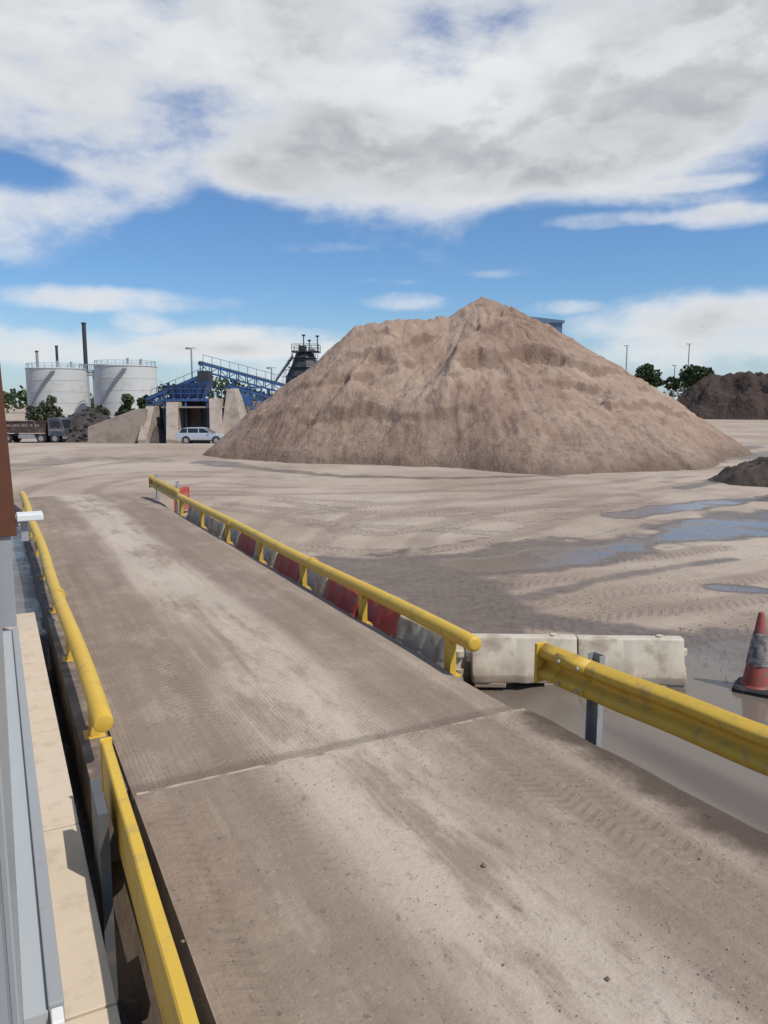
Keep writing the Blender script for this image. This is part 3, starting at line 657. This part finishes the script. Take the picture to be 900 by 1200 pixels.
# ---------- car
def car():
    r,_=px(238,510,70); t=far_thing('parked_car','silver estate car parked in front of the concrete bays','car',r,70)
    low=[(-2.2,.28),(-2.24,.55),(-2.2,.9),(-2.1,.98),(-1.2,.99),(.3,.97),(1.0,.93),(1.75,.8),(2.12,.66),(2.22,.5),(2.2,.28)]
    rings=[]
    for y,s in((-.88,.93),(-.87,.97),(-.8,1),(.8,1),(.87,.97),(.88,.93)): rings.append([(x*(.97+.03*s) ,y,.62+(z-.62)*s) for x,z in low])
    m=MB(); m.loft(rings); b=m.build('body',m_car,t,smooth=True,angle=35)
    gh=[(-2.12,.96),(-1.78,1.38),(-1.4,1.455),(-.2,1.48),(.25,1.42),(1.05,.94)]
    m=MB(); m.loft([[(x,-.80+(z-.95)*.32,z) for x,z in gh],[(x,.80-(z-.95)*.32,z) for x,z in gh]]); m.build('cabin',m_car,t,smooth=True,angle=30)
    for sd in(-1,1):
        for x0,x1,x2,x3 in((-1.95,-1.25,-1.28,-1.72),(-1.17,-.25,-.28,-1.2),(-.17,.86,.2,-.2)):
            za,zb=1.0,1.39
            def P(x,z): return (x,sd*(.80-(z-.95)*.32+.006),z)
            m=MB(); m.add([P(x0,za),P(x1,za),P(x2,zb),P(x3,zb)],[(0,1,2,3)]); m.build('side_window',m_glass,t)
        for x in(-1.35,1.35):
            w=MB(); w.cyl((x,sd*.70,.32),(x,sd*.895,.32),.325,n=24); wo=w.build('wheel',m_rubber,t,smooth=True)
            w=MB(); w.cyl((x,sd*.89,.32),(x,sd*.903,.32),.21,n=10); w.build('rim',m_galv,wo)
            a=MB(); a.cyl((x,sd*.75,.34),(x,sd*.884,.34),.39,n=24); a.build('wheel_arch',m_dark,t,smooth=True)
        m=MB(); m.box((2.08,sd*.66,.66),(.22,.3,.12)); m.build('headlight',m_lamp,t,bevel=.02)
        m=MB(); m.box((-2.17,sd*.74,.8),(.1,.16,.28)); m.build('tail_light',m_tail,t)
        m=MB(); m.box((.72,sd*.93,1.0),(.12,.14,.1)); m.build('mirror',m_car,t,bevel=.02)
    m=MB(); m.add([(.29,-.63,1.39),(.29,.63,1.39),(1.03,.76,.97),(1.03,-.76,.97)],[(0,1,2,3)]); o=m.build('windscreen',m_glass,t); o.location=(.012,0,.012)
    m=MB(); m.bx(2.2,2.235,-.3,.3,.4,.5); m.build('number_plate',m_white,t)
    m=MB(); m.bx(-1.1,1.1,-.892,-.884,.28,.38); m.build('sill_trim',m_dark,t)
car()
# ---------- truck
def truck():
    t=far_thing('tipper_truck','brown bodied tipper truck with dull blue cab at the far left','truck',px(80,510,85)[0]-4.1,85)
    m=MB(); m.bx(-4.1,4.0,-.45,.45,.7,.95); m.build('chassis',m_dark,t)
    m=MB(); m.loft([[(-4.1,-1.2,1.1),(2.1,-1.2,1.1),(2.1,1.2,1.1),(-4.1,1.2,1.1)],[(-4.25,-1.25,2.35),(2.2,-1.25,2.35),(2.2,1.25,2.35),(-4.25,1.25,2.35)]]); body=m.build('tipper_body',m_truckbody,t)
    for k in range(8):
        x=-3.9+k*.82
        m=MB(); m.bar((x,-1.235,1.12),(x,-1.285,2.35),.1,.06); m.build('rib',m_truckbody,body)
    m=MB(); m.bx(-4.3,2.25,-1.31,-1.24,2.3,2.42); m.build('top_rail',m_truckbody,body)
    m=MB()
    x=-3.7
    while x<1.6:
        w=random.uniform(.12,.34); m.box((x+w/2,-1.268,1.9),(w,.012,.26)); x+=w+random.choice([.09,.1,.3])
    m.build('lettering',m_letter,body)
    cab=MB(); cab.loft([[(2.4,y,.75),(4.1,y,.75),(4.12,y,1.6),(3.95,y,2.6),(3.7,y,2.72),(2.4,y,2.72)] for y in(-1.22,1.22)]); c=cab.build('cab',m_cab,t,bevel=.05)
    m=MB(); m.bx(2.75,3.75,-1.235,-1.225,1.7,2.4); m.build('side_window',m_glass,c)
    m=MB(); m.add([(4.135,-1.1,1.65),(4.135,1.1,1.65),(3.985,1.05,2.5),(3.985,-1.05,2.5)],[(0,1,2,3)]); m.build('windscreen',m_glass,c)
    m=MB(); m.bx(2.5,4.0,-1.236,-1.226,1.3,1.5); m.build('stripe',m_letter,c)
    m=MB(); m.bx(3.95,4.2,-1.2,1.2,.45,.75); m.build('bumper',m_letter,t)
    for x in(-3.4,-2.1,1.6,3.1):
        for sd in(-1,1):
            w=MB(); w.cyl((x,sd*.88,.5),(x,sd*1.2,.5),.5,n=20); wo=w.build('wheel',m_rubber,t,smooth=True)
            w=MB(); w.cyl((x,sd*1.19,.5),(x,sd*1.21,.5),.27,n=14); w.build('rim',m_galv,wo)
    m=MB(); m.bx(-.9,.9,-1.15,-.7,.5,.98); m.build('fuel_tank',m_galv,t,bevel=.05)
truck()
# ---------- concrete bays and blue plant
def bays():
    f=76; r0=px(205,500,f)[0]; t=far_thing('concrete_bays','pale concrete storage bays with sloping walls under the blue plant','storage bays',r0,f)
    z0=t.location.z
    def q(u,v,ff=f): r,z=px(u,v,ff); return r-r0, z-z0
    def wall(poly,y0,y1,name='bay_wall'):
        m=MB(); m.prism([q(*p) for p in poly],y0,y1); return m.build(name,m_conc,t,bevel=.04)
    wall([(108,524),(108,500),(164,479),(176,479),(170,524)],-1.2,-.7,'wing_wall')
    wall([(160,524),(160,470),(300,470),(300,524)],6.0,6.5,'back_wall')
    def pier(u0,u1,vt,spread,yf=-2.6):    # a wall running towards the camera, its top falling away
        xa,zt=q(u0,vt); xb,_=q(u1,vt)
        m=MB(); y_b=5.98
        m.loft([[(xa,y_b,-.3),(xb,y_b,-.3),(xb+.0,y_b,zt),(xa,y_b,zt)],[(xa,1.,-.3),(xb,1.,-.3),(xb,1.,zt),(xa,1.,zt)],[(xa+spread,yf,-.3),(xb+spread,yf,-.3),(xb+spread,yf,.5),(xa+spread,yf,.5)]])
        m.build('pier_wall',m_conc,t,bevel=.04)
    pier(191,205,471,1.0,-3.0); pier(242,257,467,.8); pier(167,177,476,.2)
    m=MB(); m.loft([[(*q(260,524)[:1],-1.2,-.3),(*q(294,524)[:1],-2.,-.3),(*q(294,524)[:1],3.9,-.3),(*q(260,524)[:1],3.9,-.3)],[(q(260,454)[0],2.2,5.3),(q(270,454)[0],2.2,5.4),(q(273,454)[0],4.4,5.4),(q(260,454)[0],4.4,5.3)]]); m.build('sloped_abutment',m_conc,t,bevel=.05)
    for i in range(3):
        for j in range(4-(i==2)):
            x,_=q(289+j*12,500); m=MB(); m.bx(x-.48,x+.46,1.0,1.9,-.2+i*.82,.6+i*.82); m.build('block',m_conc,t,bevel=.03)
    m=MB(); m.bx(q(165,0)[0],q(257,0)[0],1.2,5.98,3.45,3.6); m.build('deck_slab',m_conc,t)
bays()
def conveyor(name,label,u0,v0,u1,v1,f,w=1.0,dep=.7,bays_=10,legs=(.15,.5,.85),rails=(1,),turn=0):
    ra,za=px(u0,v0,f); rb,zb=px(u1,v1,f); rm=(ra+rb)/2
    t=far_thing(name,label,'conveyor',rm,f,turn=turn); z0=t.location.z
    A=Vector((ra-rm,0,za-z0)); B=Vector((rb-rm,0,zb-z0)); d=B-A
    for sd in(-1,1):
        m=MB(); off=Vector((0,sd*w/2,0)); dn=Vector((0,0,-dep))
        m.bar(A+off,B+off,.14,.26); m.bar(A+off+dn,B+off+dn,.12,.16)
        for k in range(bays_):
            a=A+d*(k/bays_)+off; b=A+d*((k+1)/bays_)+off
            m.bar(a,a+dn,.09)
            if sd<0: m.bar(a+dn,b,.08) if k%2 else m.bar(a,b+dn,.08)
        m.bar(B+off,B+off+dn,.08); m.build('side_truss',m_blue,t)
    for sd in rails:
        m=MB(); hr=Vector((0,sd*(w/2+.25),1.0))
        m.bar(A+hr,B+hr,.05)
        for k in range(bays_+1): p=A+d*(k/bays_); m.bar(p+Vector((0,sd*(w/2+.25),0)),p+hr,.045)
        m.build('handrail',m_blue,t)
    m=MB(); m.bar(A+Vector((0,0,.2)),B+Vector((0,0,.2)),w*.85,.08); m.build('belt',m_rubber,t)
    for P in(A,B):
        m=MB(); m.cyl(P+Vector((0,-w*.45,0)),P+Vector((0,w*.45,0)),.25,n=16); m.build('pulley',m_dark,t,smooth=True)
    for s in legs:
        p=A+d*s
        m=MB()
        for sd in(-1,1): m.bar(p+Vector((0,sd*w/2,-dep)),Vector((p.x,sd*(w/2+.3),-.1)),.18)
        m.bar(Vector((p.x,-w/2-.2,(p.z-dep)*.4)),Vector((p.x,w/2+.1,(p.z-dep)*.85)),.09); m.build('trestle',m_blue,t)
    return t
conveyor('belt_conveyor','long blue inclined conveyor sloping down towards the sand heap',236,426,362,460,86,1.2,.8,12,(.3,.62,.9),rails=(1,))
conveyor('belt_conveyor','short blue inclined conveyor feeding up over the concrete bays',174,468,243,439,82,1.3,.8,7,(.5,.9),rails=(1,))
conveyor('belt_conveyor','low blue conveyor under the long inclined one, beside the blocks',268,452,340,472,80,1.,.6,8,(.2,.6),rails=())
# screening plant
def plant():
    f=80; r0=px(215,470,f)[0]; t=far_thing('screening_plant','blue screening hopper standing on top of the concrete bays','screening plant',r0,f); z0=t.location.z
    def q(u,v): r,z=px(u,v,f); return r-r0,z-z0
    xa,zt=q(196,449); xb,zb=q(248,467)
    m=MB(); m.loft([[(xa+.9,-.8,zb),(xb-.9,-.8,zb),(xb-.9,1,zb),(xa+.9,1,zb)],[(xa,-1.3,zt-.3),(xb,-1.3,zt+.2),(xb,1.6,zt+.2),(xa,1.6,zt-.3)]]); h=m.build('hopper',m_blue,t)
    for k in range(6):
        x=xa+.4+k*(xb-xa-.8)/5; m=MB(); m.bar((x,-1.32,zt-.25),(x*.8,-.85,zb),.12); m.build('stiffener',m_dark,h)
    m=MB(); m.bx(q(170,0)[0],q(260,0)[0],-1.6,1.9,zb-.26,zb-.05); m.build('platform',m_blue,t)
    m=MB(); x0,x1=q(170,0)[0],q(260,0)[0]
    for z in(.5,1.): m.bar((x0,-1.6,zb+z),(x1,-1.6,zb+z),.05)
    for k in range(10): x=x0+(x1-x0)*k/9; m.bar((x,-1.6,zb-.1),(x,-1.6,zb+1),.05)
    m.build('handrail',m_blue,t)
    for u in(178,205,232,254):
        m=MB(); x=q(u,0)[0]; m.bx(x-.1,x+.1,-1.5,-1.3,1.,zb-.25); m.build('leg',m_blue,t)
    m=MB(); x,z=q(240,436); m.bx(x-.6,x+.6,-.8,.9,z-1.,z+.1); m.build('drive_housing',m_dark,t,bevel=.05)
    m=MB(); x,z=q(284,464); m.bx(x-.8,x+.9,-.6,.9,z-1.,z+.1); m.build('generator_box',m_blue,t,bevel=.05)
    m=MB(); x,z=q(296,460)
    for dx in(-1,0,1): m.bar((x+dx,-.5,z+.5),(x+dx,-.5,.2),.16)
    m.bar((x-1.1,-.5,z+.5),(x+1.1,-.5,z+.5),.2); m.bar((x-1,-.5,z+.4),(x+1,-.5,.6),.1); m.bar((x+1,-.5,z+.4),(x-1,-.5,.6),.1); m.build('support_frame',m_blue,t)
plant()
# tower
def tower():
    f=97; r0,z1=px(357,415,f); t=far_thing('washing_tower','dark cone shaped plant tower with railed platform left of the heap','tower',r0,f); z0=t.location.z
    def zz(v): return px(357,v,f)[1]-z0
    m=MB(); m.lathe([(2.5,zz(450)),(2.4,zz(442)),(1.65,zz(428)),(1.1,zz(414)),(0.01,zz(413))],9); m.build('body',m_dark,t)
    for k in range(3):
        z=zz(442)+(zz(420)-zz(442))*k/2; r_=2.35-1.*k/2; m=MB(); m.lathe([(r_-.1,z-.03),(r_+.3,z-.03),(r_+.3,z+.03),(r_-.1,z+.03)],9); m.build('walkway',m_dark,t)
        m=MB()
        for j in range(9):
            a=j*2*math.pi/9; b=a+2*math.pi/9; P=Vector((math.cos(a)*(r_+.28),math.sin(a)*(r_+.28),z)); Q=Vector((math.cos(b)*(r_+.28),math.sin(b)*(r_+.28),z))
            m.bar(P,P+Vector((0,0,.9)),.06); m.bar(P+Vector((0,0,.9)),Q+Vector((0,0,.9)),.05)
        m.build('guard',m_dark,t)
    m=MB(); m.bx(-1.5,1.9,-1.3,1.3,zz(413),zz(412)); m.build('platform',m_dark,t)
    m=MB()
    for x in(-1.45,-.5,.7,1.85):
        for y in(-1.25,1.25): m.bar((x,y,zz(412)),(x,y,zz(404)),.07)
    for y in(-1.25,1.25):
        for v in(404,408): m.bar((-1.45,y,zz(v)),(1.85,y,zz(v)),.06)
    m.build('handrail',m_dark,t)
    m=MB(); m.bx(-.7,.2,-.7,.7,zz(412),zz(405)); m.build('motor_housing',m_dark,t,bevel=.1)
    m=MB(); m.bx(.5,1.3,-.6,.6,zz(412),zz(408)); m.build('gearbox',m_galv,t,bevel=.1)
    for x,v in((-.1,393),(1.6,394),(.6,399)):
        m=MB(); m.cyl((x,0,zz(412)),(x,0,zz(v)),.07,n=8); m.box((x,0,zz(v)),(.4,.2,.2)); m.build('mast',m_dark,t)
    m=MB(); m.bar((-3.6,-.4,zz(447)),(-1.4,-.4,zz(418)),.3,.2); m.bar((-3.6,-.4,zz(444)),(-1.4,-.4,zz(415)),.06); m.build('stair',m_dark,t)
    for a in(.8,2.4,3.9,5.5):
        m=MB(); m.bar((1.9*math.cos(a),1.9*math.sin(a),zz(447)),(2.1*math.cos(a),2.1*math.sin(a),-.1),.3); m.build('leg',m_dark,t)
tower()
def lamp(label,u,v,f,heads=1,rad=.08):
    r,z=px(u,v,f); t=far_thing('lamp_post',label,'lamp post',r,f); hgt=z-t.location.z
    m=MB(); m.cyl((0,0,0),(0,0,hgt),rad*1.5,rad,8); m.build('pole',m_galv,t,smooth=True)
    m=MB(); m.bar((-.5*heads,0,hgt),(.5*heads,0,hgt),rad); m.build('arm',m_galv,t)
    for k in range(heads):
        x=(-.45 if k==0 else .45)*(1 if heads>1 else .9)
        m=MB(); m.box((x*heads,0,hgt-.02),(.7*rad/.08*.6,.4,.22)); m.build('lamp_head',m_galv,t,bevel=.03)
lamp('floodlight post with a single head above the blue conveyor',224,408,90,1,.09)
lamp('thin floodlight post between the conveyor and the dark tower',318,431,100,1,.08)
lamp('tall lamp post left of the trees at far right',735,405,200,1,.14)
lamp('tall lamp post above the trees at far right',808,403,210,1,.14)
lamp('short lamp post between the two far right trees',791,428,200,1,.12)
# tanks
def tank(label,u,v,f,hw):
    r,z=px(u,v,f); s=f/912; R=hw*s; t=far_thing('storage_tank',label,'tank',r,f); h=z-t.location.z
    m=MB(); m.lathe([(R,0),(R,h),(0.01,h+.0)],48); m.build('shell',m_tank,t,smooth=True,angle=30)
    m=MB(); m.lathe([(R+.1,h),(R+.1,h+.12),(R*.5,h+R*.07),(0.01,h+R*.1)],48); m.build('roof',m_tank,t,smooth=True)
    for k in(1,2,3,4):
        m=MB(); zz=h*k/5; m.lathe([(R,zz-.03),(R+.04,zz-.03),(R+.04,zz+.03),(R,zz+.03)],48); m.build('seam_band',m_tank,t)
    m=MB(); n=24
    for k in range(n):
        a=2*math.pi*k/n; b=2*math.pi*(k+1)/n; p=Vector((R*.97*math.cos(a),R*.97*math.sin(a),h+.1)); q=Vector((R*.97*math.cos(b),R*.97*math.sin(b),h+.1))
        m.bar(p,p+Vector((0,0,.9)),.07)
        m.bar(p+Vector((0,0,.9)),q+Vector((0,0,.9)),.07)
    m.build('handrail',m_galv,t)
    m=MB(); n=26
    for k in range(n):
        a=-2.7+1.5*k/n; m.box(((R+.4)*math.cos(a),(R+.4)*math.sin(a),h*k/n+.2),(.5,.8,.1),Matrix.Rotation(a,3,'Z'))
    m.build('spiral_stair',m_galv,t)
    for a in(.3,-1.1):
        m=MB(); m.cyl((R*.5*math.cos(a),R*.5*math.sin(a),h),(R*.5*math.cos(a),R*.5*math.sin(a),h+1.5),.25,n=8); m.build('vent',m_galv,t)
tank('left white storage tank behind the tipper truck',66,433,150,33); tank('right white storage tank behind the concrete bays',147,430,145,35)
def stack(label,u,v,f,r1,cap):
    r,z=px(u,v,f); t=far_thing('chimney',label,'chimney',r,f); h=z-t.location.z
    m=MB(); m.cyl((0,0,0),(0,0,h*.5),r1*1.25,r1*1.1,16); m.build('lower_stack',m_galv,t,smooth=True)
    m=MB(); m.cyl((0,0,h*.5),(0,0,h),r1,r1*.95,16); m.build('upper_stack',m_dark if cap else m_galv,t,smooth=True)
    m=MB(); m.lathe([(r1*1.1,h*.5-.15),(r1*1.6,h*.5-.15),(r1*1.6,h*.5+.1),(r1,h*.5+.1)],16); m.build('flange',m_galv,t)
    m=MB(); m.lathe([(r1*.9,h-.3),(r1*1.2,h-.3),(r1*1.2,h),(r1*.9,h)],16); m.build('rim',m_dark,t)
stack('tall slim dark chimney between the two white tanks',98,378,160,.42,True)
stack('thin pale chimney above the left edge of the left tank',43,411,168,.3,False)
stack('thin dark chimney above the middle of the left tank',66,405,168,.28,True)
r0,z1=px(115,434,152); t=far_thing('pipe_bridge','steel pipe bridge between the two white tanks','pipe bridge',r0,152); hz=z1-t.location.z
m=MB()
for y in(-.5,.5):
    for z in(0,1.1): m.bar((-3.4,y,hz+z),(3.4,y,hz+z),.14)
    for k in range(8): x=-3.4+k*6.8/7; m.bar((x,y,hz),(x,y,hz+1.1),.1)
m.build('walkway',m_galv,t)
for dz in(-.4,-.9): m=MB(); m.cyl((-3.4,-.3,hz+dz),(3.4,-.3,hz+dz),.16,n=8); m.build('pipe',m_galv,t)
for x in(-3,-1,1.2,3): m=MB(); m.bar((x,0,hz),(x,0,-.1),.25); m.build('leg',m_galv,t)
# shed behind heap
f=88; r1,z1=px(652,379,f); t=far_thing('plant_shed','blue grey metal shed peeking over the heap right of its peak','shed',r1-3.2,f); h=z1-t.location.z
m=MB(); m.bx(-3.2,3.2,-3,3,0,h-.25); m.build('wall',m_shed,t)
m=MB(); m.prism([(-3.4,h-.24),(3.4,h-.24),(3.4,h),(-3.4,h+.75)],-3.2,3.2); m.build('roof',m_shed,t)
# ---------- trees
def tree(name,label,u,v,f,wpx,crown_h,mat,n=1800,ls=.35,group=None):
    r,z=px(u,v,f); t=far_thing(name,label,'tree' if 'tree' in name else 'bush',r,f,group=group); h=z-t.location.z; R=wpx*f/912/2
    m=MB(); m.cyl((0,0,-.1),(.1,0,h*.55),R*.07+.05,R*.04+.02,8)
    for k in range(5):
        a=k*1.3; m.cyl((.05,0,h*(.3+.05*k)),(R*.55*math.cos(a),R*.5*math.sin(a),h*(.6+.06*k)),R*.03+.02,.02,6)
    m.build('trunk',m_bark,t,smooth=True)
    c=MB(); cl=[]
    zc=h-crown_h/2
    for k in range(16):
        a=random.random()*6.28; q=random.random()**.5*.72; e_=random.uniform(-.62,.62)
        cl.append((R*q*math.cos(a)*math.sqrt(1-e_*e_),R*q*math.sin(a),zc+e_*crown_h/2*.95,R*random.uniform(.26,.45)))
    cl.append((0,0,h-R*.35,R*.33))
    for k in range(n):
        cx,cy,cz,cr2=random.choice(cl); d=Vector((random.gauss(0,1),random.gauss(0,1),random.gauss(0,1))).normalized()*cr2*random.random()**.35
        p=Vector((cx,cy,cz))+Vector((d.x,d.y,d.z*.8)); q=Vector((random.gauss(0,1),random.gauss(0,1),random.gauss(0,1)))
        if q.length<.01: continue
        q=q.to_track_quat('Z','Y').to_matrix(); s=ls*random.uniform(.6,1.3)
        c.add([p+q@Vector(v_)*s for v_ in((-.5,-.3,0),(.2,-.5,0),(.5,.3,0),(-.2,.5,0))],[(0,1,2,3)])
    c.build('crown',mat,t,fix=False)
tree('tree','dark green tree right of the heap, left of the taller lamp',760,424,185,40,7.5,m_leaf,2600,.6)
tree('tree','wide green tree behind the dark heaps at far right',823,427,185,56,6.5,m_leaf,3200,.6)
tree('bush','small green bush left of the far right soil heaps',787,440,190,22,4,m_leaf,700,.5)
tree('bush','grey green bush in front of the left tank',60,462,130,34,5.5,m_leaf2,1500,.45)
tree('bush','green bush at the foot of the right tank',148,460,120,34,5,m_leaf,1400,.4)
tree('bush','small grey green bush between truck and tanks',38,474,125,26,3.5,m_leaf2,900,.4)
tree('bush','low green bush left of the right tank',116,474,125,26,3.5,m_leaf2,900,.4)
tree('bush','rounded green bush right of the right tank, behind the bays',172,462,125,26,4.5,m_leaf,1100,.4)
tl=MB()
for k in range(9000):
    side=k%2
    if side: r=random.uniform(-260,-40); f=random.uniform(300,330)
    else: r=random.uniform(120,330); f=random.uniform(300,340)
    hh=8+3*math.sin(r*.06)+2*math.sin(r*.17)
    p=W(r,f,random.uniform(-2,1)+hh*random.random()**.6); q=Vector((random.gauss(0,1),random.gauss(0,1),random.gauss(0,1))).to_track_quat('Z','Y').to_matrix(); s=random.uniform(1,2)
    tl.add([p+q@Vector(v_)*s for v_ in((-.5,-.3,0),(.2,-.5,0),(.5,.3,0),(-.2,.5,0))],[(0,1,2,3)])
tag(tl.build('woodland',m_leaf,fix=False),'far off band of dark trees along the horizon','woodland',kind='stuff')
# ---------- light and sky
az=math.radians(150); el=math.radians(54)
S=Vector((math.sin(az)*math.cos(el),math.cos(az)*math.cos(el),math.sin(el)))
L=bpy.data.lights.new('sun','SUN'); L.energy=3.7; L.angle=math.radians(.53); L.color=(1,.95,.88)
lo=bpy.data.objects.new('sun',L); COL.objects.link(lo); lo.rotation_euler=S.to_track_quat('Z','Y').to_euler(); lo.location=(0,0,60)
w=bpy.data.worlds.new('World'); SC.world=w; w.use_nodes=True; nt=w.node_tree
bg=nt.nodes['Background']; bg.inputs['Strength'].default_value=.1
sky=nt.nodes.new('ShaderNodeTexSky'); sky.sky_type='NISHITA'; sky.sun_disc=False; sky.sun_elevation=el; sky.sun_rotation=az; sky.altitude=50; sky.air_density=1.; sky.dust_density=.6; sky.ozone_density=1.5
gen=nt.nodes.new('ShaderNodeTexCoord').outputs['Generated']
s=sep(nt,gen); AZ=mth(nt,'ARCTAN2',s[0],s[1]); EL=mth(nt,'ARCSINE',s[2])
def cvec(ka,ke,off=0.,eo=0.):
    n=nt.nodes.new('ShaderNodeCombineXYZ'); put(nt,n.inputs[0],mth(nt,'MULTIPLY',AZ,ka)); put(nt,n.inputs[1],mth(nt,'MULTIPLY',mth(nt,'ADD',EL,eo),ke)); n.inputs[2].default_value=off; return n.outputs[0]
def pdir(u,v):
    a,f,up=ray(u,v); return TH+math.atan2(a,f), math.atan2(up,math.hypot(a,f))
BL=[(450,10,1100,260,.36),(500,190,330,75,.21),(760,120,330,110,.20),(40,262,130,56,.26),(140,225,110,40,.12),
 (450,312,800,85,-.13),(275,138,100,46,-.2),(20,205,80,24,-.2),(270,255,110,48,-.14),(865,200,120,30,-.16),(820,305,220,50,-.10),
 (855,255,100,18,.28),(700,260,110,13,.25),(130,350,200,20,.27),(470,352,90,16,.22),(230,300,80,14,.22),(165,378,50,14,.22),(60,405,330,26,.22),(330,400,200,24,.24),(880,375,250,50,.31),(640,360,80,12,.20),(450,330,70,8,.17),(820,215,90,10,.14),(350,290,110,10,.16),(450,425,900,26,.12),(620,320,90,9,.16),(330,345,60,8,.15)]
bias=None
for u,v,ru,rv,wt in BL:
    a0,e0=pdir(u,v); ra=ru/909*.9; re=rv/909*.95
    q=mth(nt,'ADD',mth(nt,'POWER',mth(nt,'ABSOLUTE',mth(nt,'DIVIDE',mth(nt,'SUBTRACT',AZ,a0),ra)),2.),mth(nt,'POWER',mth(nt,'ABSOLUTE',mth(nt,'DIVIDE',mth(nt,'SUBTRACT',EL,e0),re)),2.))
    q=mth(nt,'MULTIPLY',mr(nt,q,0,1,1,0),wt)
    bias=q if bias is None else mth(nt,'ADD',bias,q)
n1=noi(nt,cvec(4.2,8.5),1.,10,.55,.2); n2=noi(nt,cvec(11,20,3.),1.,10,.62,.2)
dens=mth(nt,'ADD',mth(nt,'ADD',mth(nt,'MULTIPLY',n1,.95),mth(nt,'MULTIPLY',n2,.46)),bias)
mask=mr(nt,dens,.67,1.1)
nb=noi(nt,cvec(4.2,8.5,0.,.04),1.,10,.55,.2); nb2=noi(nt,cvec(11,20,3.,.02),1.,10,.62,.2)
thick=mr(nt,dens,.88,1.26)
sh=mr(nt,noi(nt,cvec(2.4,6.,8.),1.,7,.5),.30,.70)
lit=mr(nt,mth(nt,'ADD',mth(nt,'SUBTRACT',n1,nb),mth(nt,'MULTIPLY',mth(nt,'SUBTRACT',n2,nb2),.35)),-.1,.11)
grey=mth(nt,'MULTIPLY',thick,mth(nt,'ADD',mth(nt,'MULTIPLY',sh,.75),mth(nt,'MULTIPLY',mth(nt,'SUBTRACT',1.,lit),.6)),clamp=True)
ccol=mix(nt,grey,(8.2,8.3,8.4),(4.6,4.8,5.1))
base=mix(nt,1.,sky.outputs[0],(.66,.93,1.22),'MULTIPLY')
haze=mr(nt,EL,.0,.14,.42,0)
base=mix(nt,haze,base,(6.2,7.0,7.8))
fin=mix(nt,mask,base,ccol)
nt.links.new(fin,bg.inputs['Color'])
# ---------- camera
cd=bpy.data.cameras.new('camera'); co=bpy.data.objects.new('camera',cd); COL.objects.link(co)
co.location=(0,0,H); co.rotation_euler=(math.pi/2-PI_,0,-TH); cd.sensor_fit='VERTICAL'; cd.sensor_height=36; cd.lens=27; cd.clip_start=.02; cd.clip_end=12000
SC.camera=co
SC.view_settings.view_transform='Standard'; SC.view_settings.look='None'; SC.view_settings.exposure=0
